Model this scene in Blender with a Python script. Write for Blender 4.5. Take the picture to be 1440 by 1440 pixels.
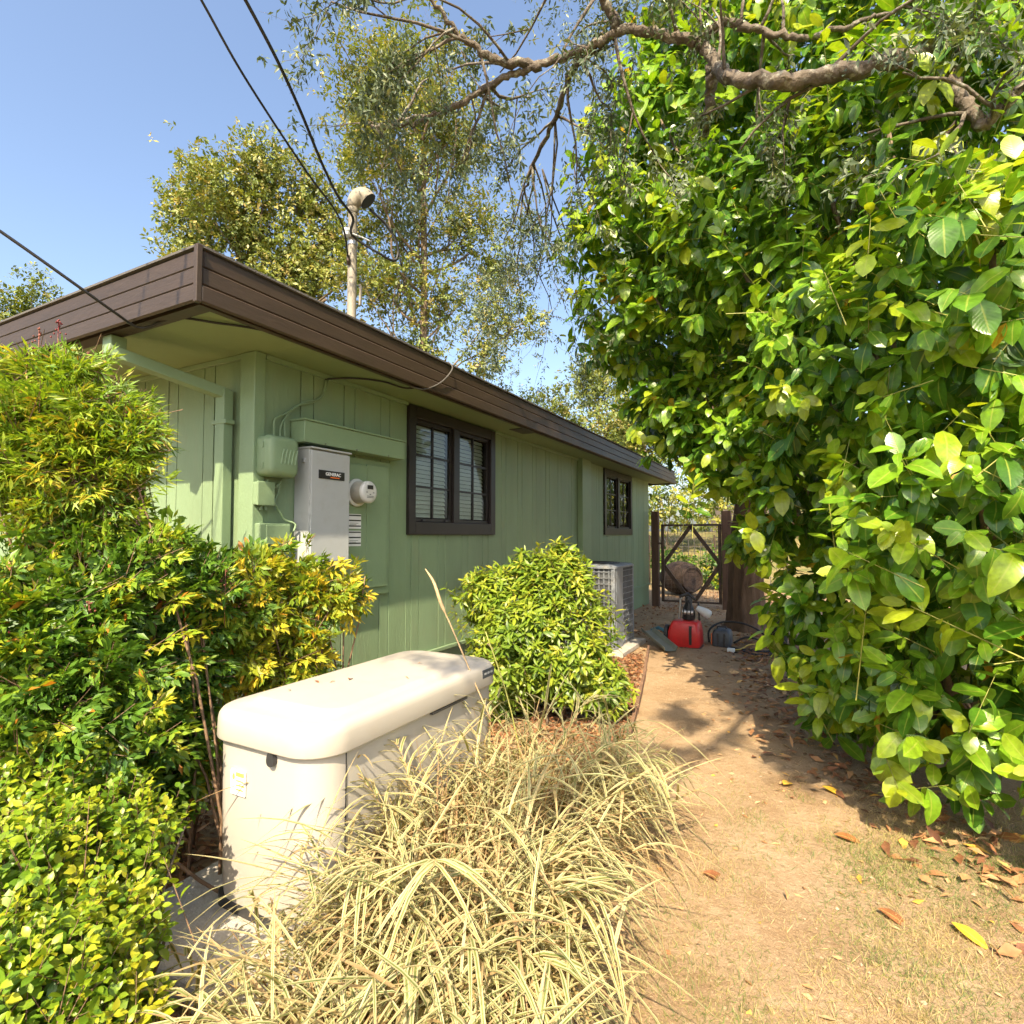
import bpy, bmesh, math, random
import numpy as np
from mathutils import Vector, Matrix

for o in list(bpy.data.objects):
    bpy.data.objects.remove(o, do_unlink=True)
S = bpy.context.scene
COL = S.collection
R = math.radians

# ------------------------------------------------------------------ camera
cam_d = bpy.data.cameras.new('camera')
cam_d.sensor_width = 36.0
cam_d.lens = 36.0 * 783.0 / 1440.0
cam_d.clip_start = 0.05
cam_d.clip_end = 2000
cam = bpy.data.objects.new('camera', cam_d)
cam.location = (0, 0, 1.5)
cam.rotation_euler = (R(92.34), 0, R(27.9))
COL.objects.link(cam)
S.camera = cam

# ------------------------------------------------------------------ sky, sun, exposure
SUN_EL, SUN_TH = 46.5, 17.3        # elevation; light travels 17.3 degrees left of +Y
w = bpy.data.worlds.new('World')
S.world = w
w.use_nodes = True
nt = w.node_tree
bg = nt.nodes['Background']
sky = nt.nodes.new('ShaderNodeTexSky')
sky.sky_type = 'NISHITA'
sky.sun_disc = False
sky.sun_elevation = R(SUN_EL)
sky.sun_rotation = R(180 - SUN_TH)
sky.altitude = 0
sky.air_density = 1.0
sky.dust_density = 3.0
sky.ozone_density = 0.75
nt.links.new(sky.outputs[0], bg.inputs[0])
bg.inputs[1].default_value = 0.135
sun_d = bpy.data.lights.new('sun', 'SUN')
sun_d.energy = 5.0
sun_d.angle = R(0.55)
sun_d.color = (1.0, 0.84, 0.60)
sun = bpy.data.objects.new('sun', sun_d)
ldir = Vector((-math.sin(R(SUN_TH)) * math.cos(R(SUN_EL)), math.cos(R(SUN_TH)) * math.cos(R(SUN_EL)), -math.sin(R(SUN_EL))))
sun.rotation_euler = ldir.to_track_quat('-Z', 'Y').to_euler()
sun.location = (2, -8, 12)
COL.objects.link(sun)
S.view_settings.view_transform = 'Standard'
S.view_settings.look = 'None'
S.view_settings.exposure = 1.32
S.view_settings.gamma = 1.0
S.view_settings.use_curve_mapping = False
S.render.engine = 'CYCLES'
S.cycles.max_bounces = 6
S.cycles.diffuse_bounces = 3
S.cycles.glossy_bounces = 2
S.cycles.transmission_bounces = 3
S.cycles.use_adaptive_sampling = True
S.cycles.adaptive_threshold = 0.03
S.cycles.sample_clamp_indirect = 6

BL = {
 'laurel': [(-1.20, 5.42, 5.27, 0.85), (-1.49, 5.41, 4.52, 0.68), (-1.41, 5.49, 3.73, 0.72), (-1.05, 5.72, 2.87, 0.68), (-0.46, 5.38, 2.34, 0.62), (-0.25, 5.08, 3.91, 1.05), (-0.12, 5.41, 5.47, 1.05), (0.57, 4.71, 4.06, 1.05), (0.48, 4.16, 2.63, 0.90), (0.14, 4.59, 1.82, 0.66), (0.23, 4.45, 0.98, 0.52), (0.25, 4.37, 0.57, 0.40), (0.63, 3.71, 0.72, 0.58), (0.75, 3.39, 1.61, 0.68), (0.83, 3.44, 2.64, 0.75), (1.46, 5.15, 4.78, 0.90), (0.89, 3.40, 0.66, 0.40), (0.39, 4.10, 0.60, 0.35), (0.93, 5.71, 6.35, 1.30), (-0.76, 5.71, 6.45, 0.80), (1.03, 5.71, 2.39, 1.30), (1.25, 6.63, 4.61, 1.50), (1.31, 4.33, 1.30, 0.90), (0.01, 6.26, 3.44, 1.00), (-0.54, 6.06, 1.44, 0.25), (-1.45, 7.40, 4.50, 1.00), (-1.11, 8.67, 4.49, 1.10), (-1.07, 7.18, 5.54, 1.10)],  # rearmost lobes are added out of sight to shade the far wall
 'tall': [(-3.16, 1.13, 2.02, 0.31), (-2.93, 1.26, 1.98, 0.30), (-2.78, 1.33, 2.06, 0.17), (-2.96, 1.14, 1.81, 0.25), (-2.80, 1.28, 1.82, 0.20), (-2.94, 1.25, 2.18, 0.17), (-2.69, 1.39, 1.95, 0.10), (-3.02, 1.20, 2.24, 0.12), (-2.72, 1.33, 1.66, 0.12), (-2.88, 1.27, 2.29, 0.08), (-2.88, 1.19, 1.57, 0.16), (-2.63, 1.42, 2.02, 0.05)],
 'mid': [(-2.63, 1.00, 1.17, 0.27), (-2.61, 1.23, 1.21, 0.29), (-2.60, 1.46, 1.35, 0.20), (-2.54, 1.61, 1.24, 0.22), (-2.53, 1.18, 0.94, 0.34), (-2.58, 1.49, 0.98, 0.27), (-2.46, 0.99, 0.87, 0.28), (-2.52, 1.37, 0.64, 0.25), (-2.65, 1.64, 0.66, 0.14), (-2.45, 1.12, 0.59, 0.23), (-2.70, 1.41, 1.44, 0.10), (-2.72, 1.06, 1.37, 0.14), (-2.60, 1.62, 0.44, 0.13), (-2.49, 1.45, 0.37, 0.14), (-2.63, 1.69, 0.84, 0.15), (-2.58, 1.29, 0.39, 0.16)],
 'yel': [(-2.62, 1.97, 1.19, 0.22), (-2.49, 2.21, 1.19, 0.24), (-2.32, 2.30, 1.17, 0.13), (-2.55, 2.08, 0.88, 0.24), (-2.64, 1.91, 0.99, 0.22), (-2.51, 2.21, 0.84, 0.16), (-2.64, 2.04, 0.70, 0.16)],
 'box': [(-1.97, 0.81, 0.52, 0.24), (-1.96, 0.99, 0.52, 0.20), (-2.28, 0.93, 0.61, 0.22), (-1.72, 0.84, 0.39, 0.23), (-1.64, 0.65, 0.43, 0.24), (-1.75, 0.96, 0.39, 0.11), (-1.60, 0.74, 0.35, 0.20), (-1.64, 0.89, 0.24, 0.10)],
 'ltree': [(-15.82, 10.39, 12.06, 1.00), (-14.46, 11.08, 12.61, 1.15), (-13.72, 12.07, 12.04, 1.10), (-16.04, 10.12, 10.55, 1.10), (-14.89, 10.95, 10.65, 1.30), (-13.80, 11.90, 9.93, 1.20), (-15.87, 10.49, 9.14, 1.30), (-16.40, 9.88, 11.40, 0.70), (-14.16, 11.42, 8.70, 1.20), (-13.15, 12.42, 10.92, 0.80)],
 'ctree': [(-11.60, 13.55, 16.59, 0.90), (-12.13, 13.33, 15.10, 0.90), (-10.90, 14.52, 15.71, 0.90), (-12.67, 13.12, 13.49, 0.70), (-11.04, 13.98, 13.49, 1.00), (-9.88, 15.13, 14.30, 0.90), (-11.49, 13.84, 11.42, 1.10), (-9.87, 14.70, 11.42, 1.10), (-9.12, 15.71, 10.52, 1.00), (-12.14, 13.59, 9.36, 1.00), (-10.32, 14.57, 9.13, 1.20), (-8.70, 15.45, 8.67, 1.10), (-8.11, 16.33, 8.63, 0.80), (-10.96, 14.31, 7.52, 1.00), (-9.13, 15.28, 7.29, 0.90), (-12.72, 13.21, 10.96, 0.70)],
 'bush': [(-1.95, 4.33, 0.73, 0.52), (-2.42, 4.18, 0.99, 0.27), (-2.20, 4.09, 0.51, 0.36), (-1.69, 4.24, 0.54, 0.38), (-1.87, 4.52, 1.14, 0.24), (-1.47, 4.37, 0.33, 0.22), (-1.91, 4.54, 1.36, 0.10), (-2.15, 4.32, 1.11, 0.24), (-2.18, 4.11, 0.28, 0.24)],
}
PT = {
 'oak_limb': [(1.345, 4.731, 5.192), (0.934, 4.091, 4.540), (0.568, 3.743, 4.209), (0.250, 3.634, 4.150), (-0.077, 3.517, 4.154), (-0.399, 3.619, 4.376), (-0.491, 3.785, 4.649), (-0.571, 3.792, 4.802), (-0.814, 3.715, 4.914), (-1.085, 3.625, 4.973), (-1.277, 3.582, 4.919), (-1.608, 3.468, 4.827), (-1.901, 3.373, 4.751), (-2.203, 3.276, 4.611), (-2.463, 3.198, 4.545), (-2.705, 3.127, 4.540), (-2.870, 3.094, 4.587)],
 'oak_limb2': [(1.143, 3.778, 3.913), (1.043, 3.728, 3.839), (0.959, 3.744, 3.766), (0.889, 3.766, 3.709), (0.827, 3.783, 3.843), (0.765, 3.800, 4.000), (0.809, 3.872, 4.181), (0.940, 3.989, 4.367), (1.049, 4.144, 4.709), (1.154, 4.502, 5.506)],
 'oak_limb3': [(-1.085, 3.625, 4.973), (-1.153, 3.526, 5.122), (-1.203, 3.383, 5.192), (-1.291, 3.106, 5.261)],
 'oak_limb4': [(-0.571, 3.792, 4.802), (-0.457, 3.792, 4.885), (-0.245, 3.850, 4.816), (0.001, 3.929, 4.702), (0.242, 3.999, 4.725), (0.517, 4.086, 4.769)],
 'oak_limb5': [(-0.491, 3.785, 4.649), (-0.504, 3.839, 4.548), (-0.538, 3.938, 4.458), (-0.614, 4.182, 4.440)],
 'oak_limb6': [(-1.277, 3.582, 4.919), (-1.558, 3.882, 5.023), (-1.855, 4.289, 5.065), (-2.235, 4.655, 5.030), (-2.551, 5.056, 4.993)],
 'oak_limb7': [(-1.608, 3.468, 4.827), (-1.895, 3.259, 4.844), (-2.057, 3.055, 4.953), (-2.165, 2.877, 5.098)],
 'drop1': [(-2.735, 1.707, 4.283), (-2.766, 1.924, 4.139), (-2.848, 2.224, 4.047), (-2.937, 2.579, 3.950), (-3.051, 3.034, 3.826)],
 'drop2': [(-2.532, 1.815, 4.283), (-2.573, 2.025, 4.178), (-2.694, 2.303, 4.112), (-2.868, 2.669, 4.007), (-2.993, 2.944, 3.969), (-3.019, 3.103, 3.924)],
 'stalk': [(-1.383, 2.389, 0.604), (-1.446, 2.372, 0.738), (-1.516, 2.351, 0.901), (-1.577, 2.334, 1.039), (-1.634, 2.322, 1.157), (-1.681, 2.314, 1.273), (-1.718, 2.303, 1.327)],
 'phone': [(-3.176, 1.086, 2.862), (-3.130, 1.228, 2.777), (-3.093, 1.388, 2.687), (-3.098, 1.535, 2.627), (-3.119, 1.639, 2.599)],
}
rng = np.random.default_rng(11)
random.seed(5)

# ------------------------------------------------------------------ tagging helpers
def tag(o, label=None, cat=None, group=None, kind=None):
    if label: o['label'] = label
    if cat: o['category'] = cat
    if group: o['group'] = group
    if kind: o['kind'] = kind
    return o

def thing(name, label, cat, loc=(0, 0, 0), group=None):
    o = bpy.data.objects.new(name, None)
    o.empty_display_size = 0.1
    o.location = loc
    COL.objects.link(o)
    return tag(o, label, cat, group)

def wmat(p):
    m = p.matrix_parent_inverse @ Matrix.LocRotScale(p.location, p.rotation_euler, p.scale)
    return wmat(p.parent) @ m if p.parent else Matrix.LocRotScale(p.location, p.rotation_euler, p.scale)

def adopt(o, parent):
    if parent is not None:
        o.parent = parent
        m = wmat(parent)
        o.matrix_parent_inverse = m.inverted()
    return o

def spline(pts, sub=5):
    """smooth path through points, tangents by chord length"""
    P = [Vector(p) for p in pts]; n = len(P); out = []
    h = [max((P[i + 1] - P[i]).length, 1e-6) for i in range(n - 1)]; T = []
    for i in range(n):
        if i == 0: T.append((P[1] - P[0]) / h[0])
        elif i == n - 1: T.append((P[-1] - P[-2]) / h[-1])
        else: T.append(((P[i] - P[i - 1]) / h[i - 1] * h[i] + (P[i + 1] - P[i]) / h[i] * h[i - 1]) / (h[i] + h[i - 1]))
    for i in range(n - 1):
        for k in range(sub):
            t = k / sub; t2, t3 = t * t, t ** 3
            out.append((2 * t3 - 3 * t2 + 1) * P[i] + (t3 - 2 * t2 + t) * h[i] * T[i] + (-2 * t3 + 3 * t2) * P[i + 1] + (t3 - t2) * h[i] * T[i + 1])
    out.append(P[-1])
    return out

# ------------------------------------------------------------------ materials
def newmat(name):
    m = bpy.data.materials.new(name)
    m.use_nodes = True
    return m, m.node_tree.nodes, m.node_tree.links, m.node_tree.nodes['Principled BSDF']

def ramp(N, stops):
    r = N.new('ShaderNodeValToRGB')
    e = r.color_ramp.elements
    while len(e) > 1: e.remove(e[-1])
    e[0].position = stops[0][0]; e[0].color = (*stops[0][1], 1)
    for p, c in stops[1:]:
        k = e.new(p); k.color = (*c, 1)
    return r

def surf(name, col, rough=0.6, vary=0.12, scale=6.0, bump=0.0, bscale=60.0, metal=0.0, dirt=None, dirt_amt=0.0, stretch=(1, 1, 1), spec=0.5):
    """painted / natural surface with blotchy tone variation, optional dirt colour and fine relief"""
    m, N, L, b = newmat(name)
    tc = N.new('ShaderNodeTexCoord'); mp = N.new('ShaderNodeMapping')
    mp.inputs['Scale'].default_value = stretch
    geo = N.new('ShaderNodeNewGeometry')
    L.new(geo.outputs['Position'], mp.inputs[0])
    n1 = N.new('ShaderNodeTexNoise'); n1.inputs['Scale'].default_value = scale; n1.inputs['Detail'].default_value = 6; n1.inputs['Roughness'].default_value = 0.62
    L.new(mp.outputs[0], n1.inputs[0])
    lo = tuple(c * (1 - vary) for c in col); hi = tuple(min(1, c * (1 + vary)) for c in col)
    rp = ramp(N, [(0.3, lo), (0.7, hi)])
    L.new(n1.outputs[0], rp.inputs[0])
    out = rp.outputs[0]
    if dirt:
        n2 = N.new('ShaderNodeTexNoise'); n2.inputs['Scale'].default_value = scale * 2.7; n2.inputs['Detail'].default_value = 8; n2.inputs['Roughness'].default_value = 0.7
        L.new(mp.outputs[0], n2.inputs[0])
        r2 = ramp(N, [(0.52, (0, 0, 0)), (0.72, (dirt_amt,) * 3)])
        L.new(n2.outputs[0], r2.inputs[0])
        mx = N.new('ShaderNodeMixRGB'); L.new(r2.outputs[0], mx.inputs[0]); L.new(out, mx.inputs[1]); mx.inputs[2].default_value = (*dirt, 1)
        out = mx.outputs[0]
    L.new(out, b.inputs['Base Color'])
    b.inputs['Roughness'].default_value = rough
    b.inputs['Metallic'].default_value = metal
    b.inputs['Specular IOR Level'].default_value = spec
    if bump:
        n3 = N.new('ShaderNodeTexNoise'); n3.inputs['Scale'].default_value = bscale; n3.inputs['Detail'].default_value = 5
        L.new(mp.outputs[0], n3.inputs[0])
        bp = N.new('ShaderNodeBump'); bp.inputs['Strength'].default_value = bump; bp.inputs['Distance'].default_value = 0.01
        L.new(n3.outputs[0], bp.inputs['Height']); L.new(bp.outputs[0], b.inputs['Normal'])
    return m

def leafmat(name, stops, rough=0.4, transl=0.3, rib=None, ribw=0.10, tip=None, stripe=None, spec=0.5, veins=False):
    """attribute lf: r = per-leaf random, g = distance from midrib, b = along the leaf"""
    m, N, L, b = newmat(name)
    a = N.new('ShaderNodeAttribute'); a.attribute_name = 'lf'
    sp = N.new('ShaderNodeSeparateColor'); L.new(a.outputs['Color'], sp.inputs[0])
    rp = ramp(N, stops); L.new(sp.outputs[0], rp.inputs[0])
    out = rp.outputs[0]
    geo = N.new('ShaderNodeNewGeometry')
    nz = N.new('ShaderNodeTexNoise'); nz.inputs['Scale'].default_value = 38; nz.inputs['Detail'].default_value = 3
    L.new(geo.outputs['Position'], nz.inputs[0])
    mp = N.new('ShaderNodeMapRange'); mp.inputs[1].default_value = 0.3; mp.inputs[2].default_value = 0.7; mp.inputs[3].default_value = 0.78; mp.inputs[4].default_value = 1.2
    L.new(nz.outputs[0], mp.inputs[0])
    mu = N.new('ShaderNodeMixRGB'); mu.blend_type = 'MULTIPLY'; mu.inputs[0].default_value = 1
    L.new(out, mu.inputs[1]); L.new(mp.outputs[0], mu.inputs[2]); out = mu.outputs[0]
    if stripe:
        rs = ramp(N, [(0.36, (0, 0, 0)), (0.46, (1, 1, 1))]); L.new(sp.outputs[1], rs.inputs[0])
        mm = N.new('ShaderNodeMath'); mm.operation = 'MULTIPLY'; L.new(rs.outputs[0], mm.inputs[0])
        gt = N.new('ShaderNodeMath'); gt.operation = 'GREATER_THAN'; gt.inputs[1].default_value = 0.38; L.new(sp.outputs[0], gt.inputs[0]); L.new(gt.outputs[0], mm.inputs[1])
        mx = N.new('ShaderNodeMixRGB'); L.new(mm.outputs[0], mx.inputs[0]); L.new(out, mx.inputs[1]); mx.inputs[2].default_value = (*stripe, 1); out = mx.outputs[0]
    if rib:
        rr = ramp(N, [(0.0, (0.75,) * 3), (ribw, (0.0,) * 3)]); L.new(sp.outputs[1], rr.inputs[0])
        mx = N.new('ShaderNodeMixRGB'); L.new(rr.outputs[0], mx.inputs[0]); L.new(out, mx.inputs[1]); mx.inputs[2].default_value = (*rib, 1); out = mx.outputs[0]
    L.new(out, b.inputs['Base Color'])
    b.inputs['Roughness'].default_value = rough
    b.inputs['Specular IOR Level'].default_value = spec
    if veins:
        wv = N.new('ShaderNodeMath'); wv.operation = 'MULTIPLY_ADD'; L.new(sp.outputs[2], wv.inputs[0]); wv.inputs[1].default_value = 62.0
        mg = N.new('ShaderNodeMath'); mg.operation = 'MULTIPLY'; mg.inputs[1].default_value = -16.0; L.new(sp.outputs[1], mg.inputs[0]); L.new(mg.outputs[0], wv.inputs[2])
        sn = N.new('ShaderNodeMath'); sn.operation = 'SINE'; L.new(wv.outputs[0], sn.inputs[0])
        bp = N.new('ShaderNodeBump'); bp.inputs['Strength'].default_value = 0.12; bp.inputs['Distance'].default_value = 0.001
        L.new(sn.outputs[0], bp.inputs['Height']); L.new(bp.outputs[0], b.inputs['Normal'])
    tr = N.new('ShaderNodeBsdfTranslucent')
    hs = N.new('ShaderNodeMixRGB'); hs.blend_type = 'MULTIPLY'; hs.inputs[0].default_value = 1; hs.inputs[2].default_value = (1.25, 1.15, 0.45, 1)
    L.new(out, hs.inputs[1]); L.new(hs.outputs[0], tr.inputs[0])
    ms = N.new('ShaderNodeMixShader'); ms.inputs[0].default_value = transl
    L.new(b.outputs[0], ms.inputs[1]); L.new(tr.outputs[0], ms.inputs[2])
    L.new(ms.outputs[0], N['Material Output'].inputs[0])
    return m

GREEN = (0.182, 0.262, 0.145)
M = {
 'wall': surf('sage_siding_paint', GREEN, 0.55, 0.11, 2.2, 0.3, 45, dirt=(0.21, 0.24, 0.14), dirt_amt=0.5, stretch=(1, 1, 0.35)),
 'trim': surf('sage_trim_paint', (0.190, 0.274, 0.153), 0.5, 0.06, 3, 0.15, 50),
 'soffit': surf('sage_paint_bounce_tint', (0.20, 0.26, 0.12), 0.6, 0.06, 1.5, 0.1, 30),  # same sage paint as the walls, olive bounce light mixed into the colour
 'fascia': surf('brown_fascia_paint', (0.040, 0.026, 0.016), 0.5, 0.13, 4, 0.2, 30, dirt=(0.060, 0.041, 0.026), dirt_amt=0.5, stretch=(0.5, 0.5, 2)),
 'black': surf('black_rubber', (0.012, 0.012, 0.013), 0.5, 0.2, 20),
 'roof': surf('grey_roof_felt', (0.085, 0.08, 0.075), 0.9, 0.2, 3, 0.5, 120),
 'winframe': surf('dark_brown_window_paint', (0.012, 0.008, 0.007), 0.42, 0.15, 8),
 'redframe': surf('maroon_window_paint', (0.10, 0.05, 0.045), 0.45, 0.12, 8),
 'blind': surf('white_blind', (0.62, 0.62, 0.58), 0.6, 0.05, 5),
 'dark': surf('dark_room', (0.02, 0.022, 0.02), 0.9, 0.1, 2),
 'genlid': surf('bisque_steel', (0.40, 0.37, 0.32), 0.45, 0.035, 3.0, 0.04, 14, dirt=(0.42, 0.33, 0.22), dirt_amt=0.28),
 'gen': surf('bisque_steel_side', (0.40, 0.373, 0.33), 0.45, 0.03, 3, 0.03, 14, dirt=(0.5, 0.42, 0.3), dirt_amt=0.18),
 'grey': surf('grey_enamel', (0.385, 0.405, 0.405), 0.42, 0.04, 4, dirt=(0.28, 0.26, 0.22), dirt_amt=0.25),
 'acgrey': surf('blue_grey_steel', (0.19, 0.21, 0.235), 0.45, 0.1, 5, dirt=(0.3, 0.25, 0.17), dirt_amt=0.4),
 'coil': surf('dark_coil', (0.07, 0.075, 0.08), 0.6, 0.35, 3, stretch=(60, 60, 0.3)),
 'concrete': surf('concrete', (0.40, 0.37, 0.32), 0.9, 0.18, 7, 0.5, 90, dirt=(0.24, 0.19, 0.13), dirt_amt=0.6),
 'darkplastic': surf('dark_plastic', (0.03, 0.03, 0.032), 0.45, 0.2, 12),
 'meter': surf('pale_grey_meter', (0.52, 0.53, 0.50), 0.35, 0.05, 9),
 'white': surf('white_paper', (0.72, 0.73, 0.72), 0.6, 0.04, 20),
 'ink': surf('black_ink', (0.015, 0.015, 0.016), 0.5, 0.1, 20),
 'orange': surf('orange_print', (0.75, 0.16, 0.03), 0.5, 0.05, 20),
 'yellow': surf('yellow_print', (0.72, 0.55, 0.10), 0.5, 0.05, 20),
 'pole': surf('weathered_mast_paint', (0.25, 0.225, 0.175), 0.6, 0.2, 9, dirt=(0.22, 0.19, 0.14), dirt_amt=0.7),
 'wood': surf('weathered_brown_wood', (0.085, 0.046, 0.028), 0.8, 0.3, 6, 0.5, 40, stretch=(4, 4, 0.5)),
 'steelrust': surf('rusty_tube', (0.055, 0.034, 0.022), 0.7, 0.35, 14),
 'wire': surf('galvanised_wire', (0.14, 0.13, 0.115), 0.5, 0.2, 20, metal=0.6),
 'red': surf('red_moulded_plastic', (0.52, 0.022, 0.022), 0.38, 0.12, 8, dirt=(0.2, 0.05, 0.03), dirt_amt=0.4),
 'slate': surf('dark_blue_grey_plastic', (0.055, 0.065, 0.078), 0.5, 0.15, 8),
 'cleanmetal': surf('worn_steel', (0.5, 0.5, 0.5), 0.35, 0.15, 14, metal=0.8),
 'bottle': surf('milky_plastic', (0.62, 0.66, 0.68), 0.4, 0.05, 6),
 'trough': surf('grey_green_tray', (0.16, 0.18, 0.15), 0.6, 0.15, 6),
 'barrel': surf('oak_barrel', (0.032, 0.018, 0.012), 0.75, 0.3, 8, 0.4, 40),
 'bark': surf('lichened_bark', (0.10, 0.080, 0.060), 0.95, 0.55, 5.5, 2.2, 24, dirt=(0.36, 0.36, 0.29), dirt_amt=1.0),
 'bark2': surf('grey_brown_bark', (0.17, 0.125, 0.085), 0.95, 0.35, 9, 0.9, 40, dirt=(0.27, 0.22, 0.16), dirt_amt=0.5),
 'trunk': surf('brown_trunk_bark', (0.13, 0.08, 0.048), 0.95, 0.4, 7, 1.0, 30, stretch=(2.5, 2.5, 0.5)),
 'cane': surf('brown_cane', (0.17, 0.105, 0.06), 0.8, 0.4, 30),
 'greentwig': surf('yellow_green_shoot', (0.30, 0.30, 0.07), 0.55, 0.2, 20),
 'edging': surf('brown_edging', (0.17, 0.095, 0.055), 0.85, 0.3, 9, 0.3, 50),
 'palewall': surf('pale_distant_wall', (0.55, 0.42, 0.33), 0.9, 0.1, 2),
}
# glass
mg, N_, L_, b_ = newmat('window_glass')
b_.inputs['Base Color'].default_value = (0.9, 0.95, 0.93, 1); b_.inputs['Roughness'].default_value = 0.02
gl = N_.new('ShaderNodeBsdfGlossy'); gl.inputs['Roughness'].default_value = 0.01
tp = N_.new('ShaderNodeBsdfTransparent'); tp.inputs[0].default_value = (0.80, 0.85, 0.82, 1)
fr = N_.new('ShaderNodeFresnel'); fr.inputs[0].default_value = 1.52
mr = N_.new('ShaderNodeMapRange'); mr.inputs[3].default_value = 0.02; mr.inputs[4].default_value = 1.0; L_.new(fr.outputs[0], mr.inputs[0])
gb = N_.new('ShaderNodeNewGeometry'); ib = N_.new('ShaderNodeMath'); ib.operation = 'SUBTRACT'; ib.inputs[0].default_value = 1.0; L_.new(gb.outputs['Backfacing'], ib.inputs[1])
mb_ = N_.new('ShaderNodeMath'); mb_.operation = 'MULTIPLY'; L_.new(mr.outputs[0], mb_.inputs[0]); L_.new(ib.outputs[0], mb_.inputs[1])
mxs = N_.new('ShaderNodeMixShader'); L_.new(mb_.outputs[0], mxs.inputs[0]); L_.new(tp.outputs[0], mxs.inputs[1]); L_.new(gl.outputs[0], mxs.inputs[2])
L_.new(mxs.outputs[0], N_['Material Output'].inputs[0])
M['glass'] = mg

# ------------------------------------------------------------------ mesh builder
class MB:
    def __init__(s): s.v = []; s.f = []
    def box(s, x0, x1, y0, y1, z0, z1):
        i = len(s.v)
        s.v += [(x0, y0, z0), (x1, y0, z0), (x1, y1, z0), (x0, y1, z0), (x0, y0, z1), (x1, y0, z1), (x1, y1, z1), (x0, y1, z1)]
        s.f += [(i, i+3, i+2, i+1), (i+4, i+5, i+6, i+7), (i, i+1, i+5, i+4), (i+1, i+2, i+6, i+5), (i+2, i+3, i+7, i+6), (i+3, i, i+4, i+7)]
        return s
    def bar(s, a, b, wd, ht):
        """rectangular bar from a to b"""
        a = Vector(a); b = Vector(b); d = (b - a).normalized()
        u = d.cross(Vector((0, 0, 1)))
        if u.length < 1e-3: u = Vector((1, 0, 0))
        u.normalize(); v = u.cross(d)
        i = len(s.v)
        for p in (a, b):
            for su, sv in ((-1, -1), (1, -1), (1, 1), (-1, 1)):
                s.v.append(tuple(p + u * (su * wd / 2) + v * (sv * ht / 2)))
        s.f += [(i, i+1, i+2, i+3), (i+7, i+6, i+5, i+4)] + [(i+k, i+4+k, i+4+(k+1) % 4, i+(k+1) % 4) for k in range(4)]
        return s
    def tube(s, pts, rad, n=8, cap=True, wob=0.0):
        pts = [Vector(p) for p in pts]
        if not hasattr(rad, '__len__'): rad = [rad] * len(pts)
        i0 = len(s.v); ref = None
        for k, p in enumerate(pts):
            d = (pts[min(k+1, len(pts)-1)] - pts[max(k-1, 0)]).normalized()
            if ref is None:
                ref = d.cross(Vector((0, 0, 1)))
                if ref.length < 1e-3: ref = d.cross(Vector((1, 0, 0)))
            u = (ref - d * ref.dot(d)).normalized(); ref = u; v = d.cross(u)
            for j in range(n):
                a = 2 * math.pi * j / n; r = rad[k] * (1 + wob * random.uniform(-1, 1))
                s.v.append(tuple(p + u * (r * math.cos(a)) + v * (r * math.sin(a))))
        for k in range(len(pts) - 1):
            for j in range(n):
                a = i0 + k * n + j; b = i0 + k * n + (j + 1) % n
                s.f.append((a, b, b + n, a + n))
        if cap:
            s.f.append(tuple(i0 + j for j in range(n))[::-1]); e = i0 + (len(pts) - 1) * n
            s.f.append(tuple(e + j for j in range(n)))
        return s
    def rings(s, rs, cap0=True, cap1=True):
        """loft list of equal-length closed rings"""
        i0 = len(s.v); n = len(rs[0])
        for r in rs: s.v += [tuple(p) for p in r]
        for k in range(len(rs) - 1):
            for j in range(n):
                a = i0 + k * n + j; b = i0 + k * n + (j + 1) % n
                s.f.append((a, b, b + n, a + n))
        if cap0: s.f.append(tuple(range(i0, i0 + n))[::-1])
        if cap1: e = i0 + (len(rs) - 1) * n; s.f.append(tuple(range(e, e + n)))
        return s
    def build(s, name, mat, parent=None, bevel=0, smooth=False, seg=2, **kw):
        me = bpy.data.meshes.new(name)
        me.from_pydata(s.v, [], s.f)
        bm = bmesh.new(); bm.from_mesh(me)
        bmesh.ops.recalc_face_normals(bm, faces=bm.faces)
        if bevel:
            ed = [e for e in bm.edges if len(e.link_faces) == 2 and e.calc_face_angle(0) > 0.5]
            bmesh.ops.bevel(bm, geom=ed, offset=bevel, segments=seg, affect='EDGES', profile=0.5, clamp_overlap=True)
        if smooth:
            for f in bm.faces: f.smooth = True
            if smooth != 'all':
                for e in bm.edges:
                    if len(e.link_faces) == 2 and e.calc_face_angle(0) > 0.9: e.smooth = False
        bm.to_mesh(me); bm.free()
        me.materials.append(M[mat] if isinstance(mat, str) else mat)
        o = bpy.data.objects.new(name, me)
        COL.objects.link(o)
        adopt(o, parent)
        return tag(o, **kw)

def box(name, mat, b, parent=None, bevel=0.003, **kw):
    return MB().box(*b).build(name, mat, parent, bevel, **kw)

def rrect(cx, cy, hx, hy, r, z, n=6, bow=0.0):
    pts = []
    for qx, qy, a0 in ((1, 1, 0), (-1, 1, 90), (-1, -1, 180), (1, -1, 270)):
        for k in range(n + 1):
            a = R(a0 + 90 * k / n)
            x = cx + qx * (hx - r) + r * math.cos(a); y = cy + qy * (hy - r) + r * math.sin(a)
            pts.append((x, y, z))
    return pts

def lathe_z(prof, cx, cy, n=20):
    return [[(cx + r * math.cos(2 * math.pi * j / n), cy + r * math.sin(2 * math.pi * j / n), z) for j in range(n)] for r, z in prof]

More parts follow.
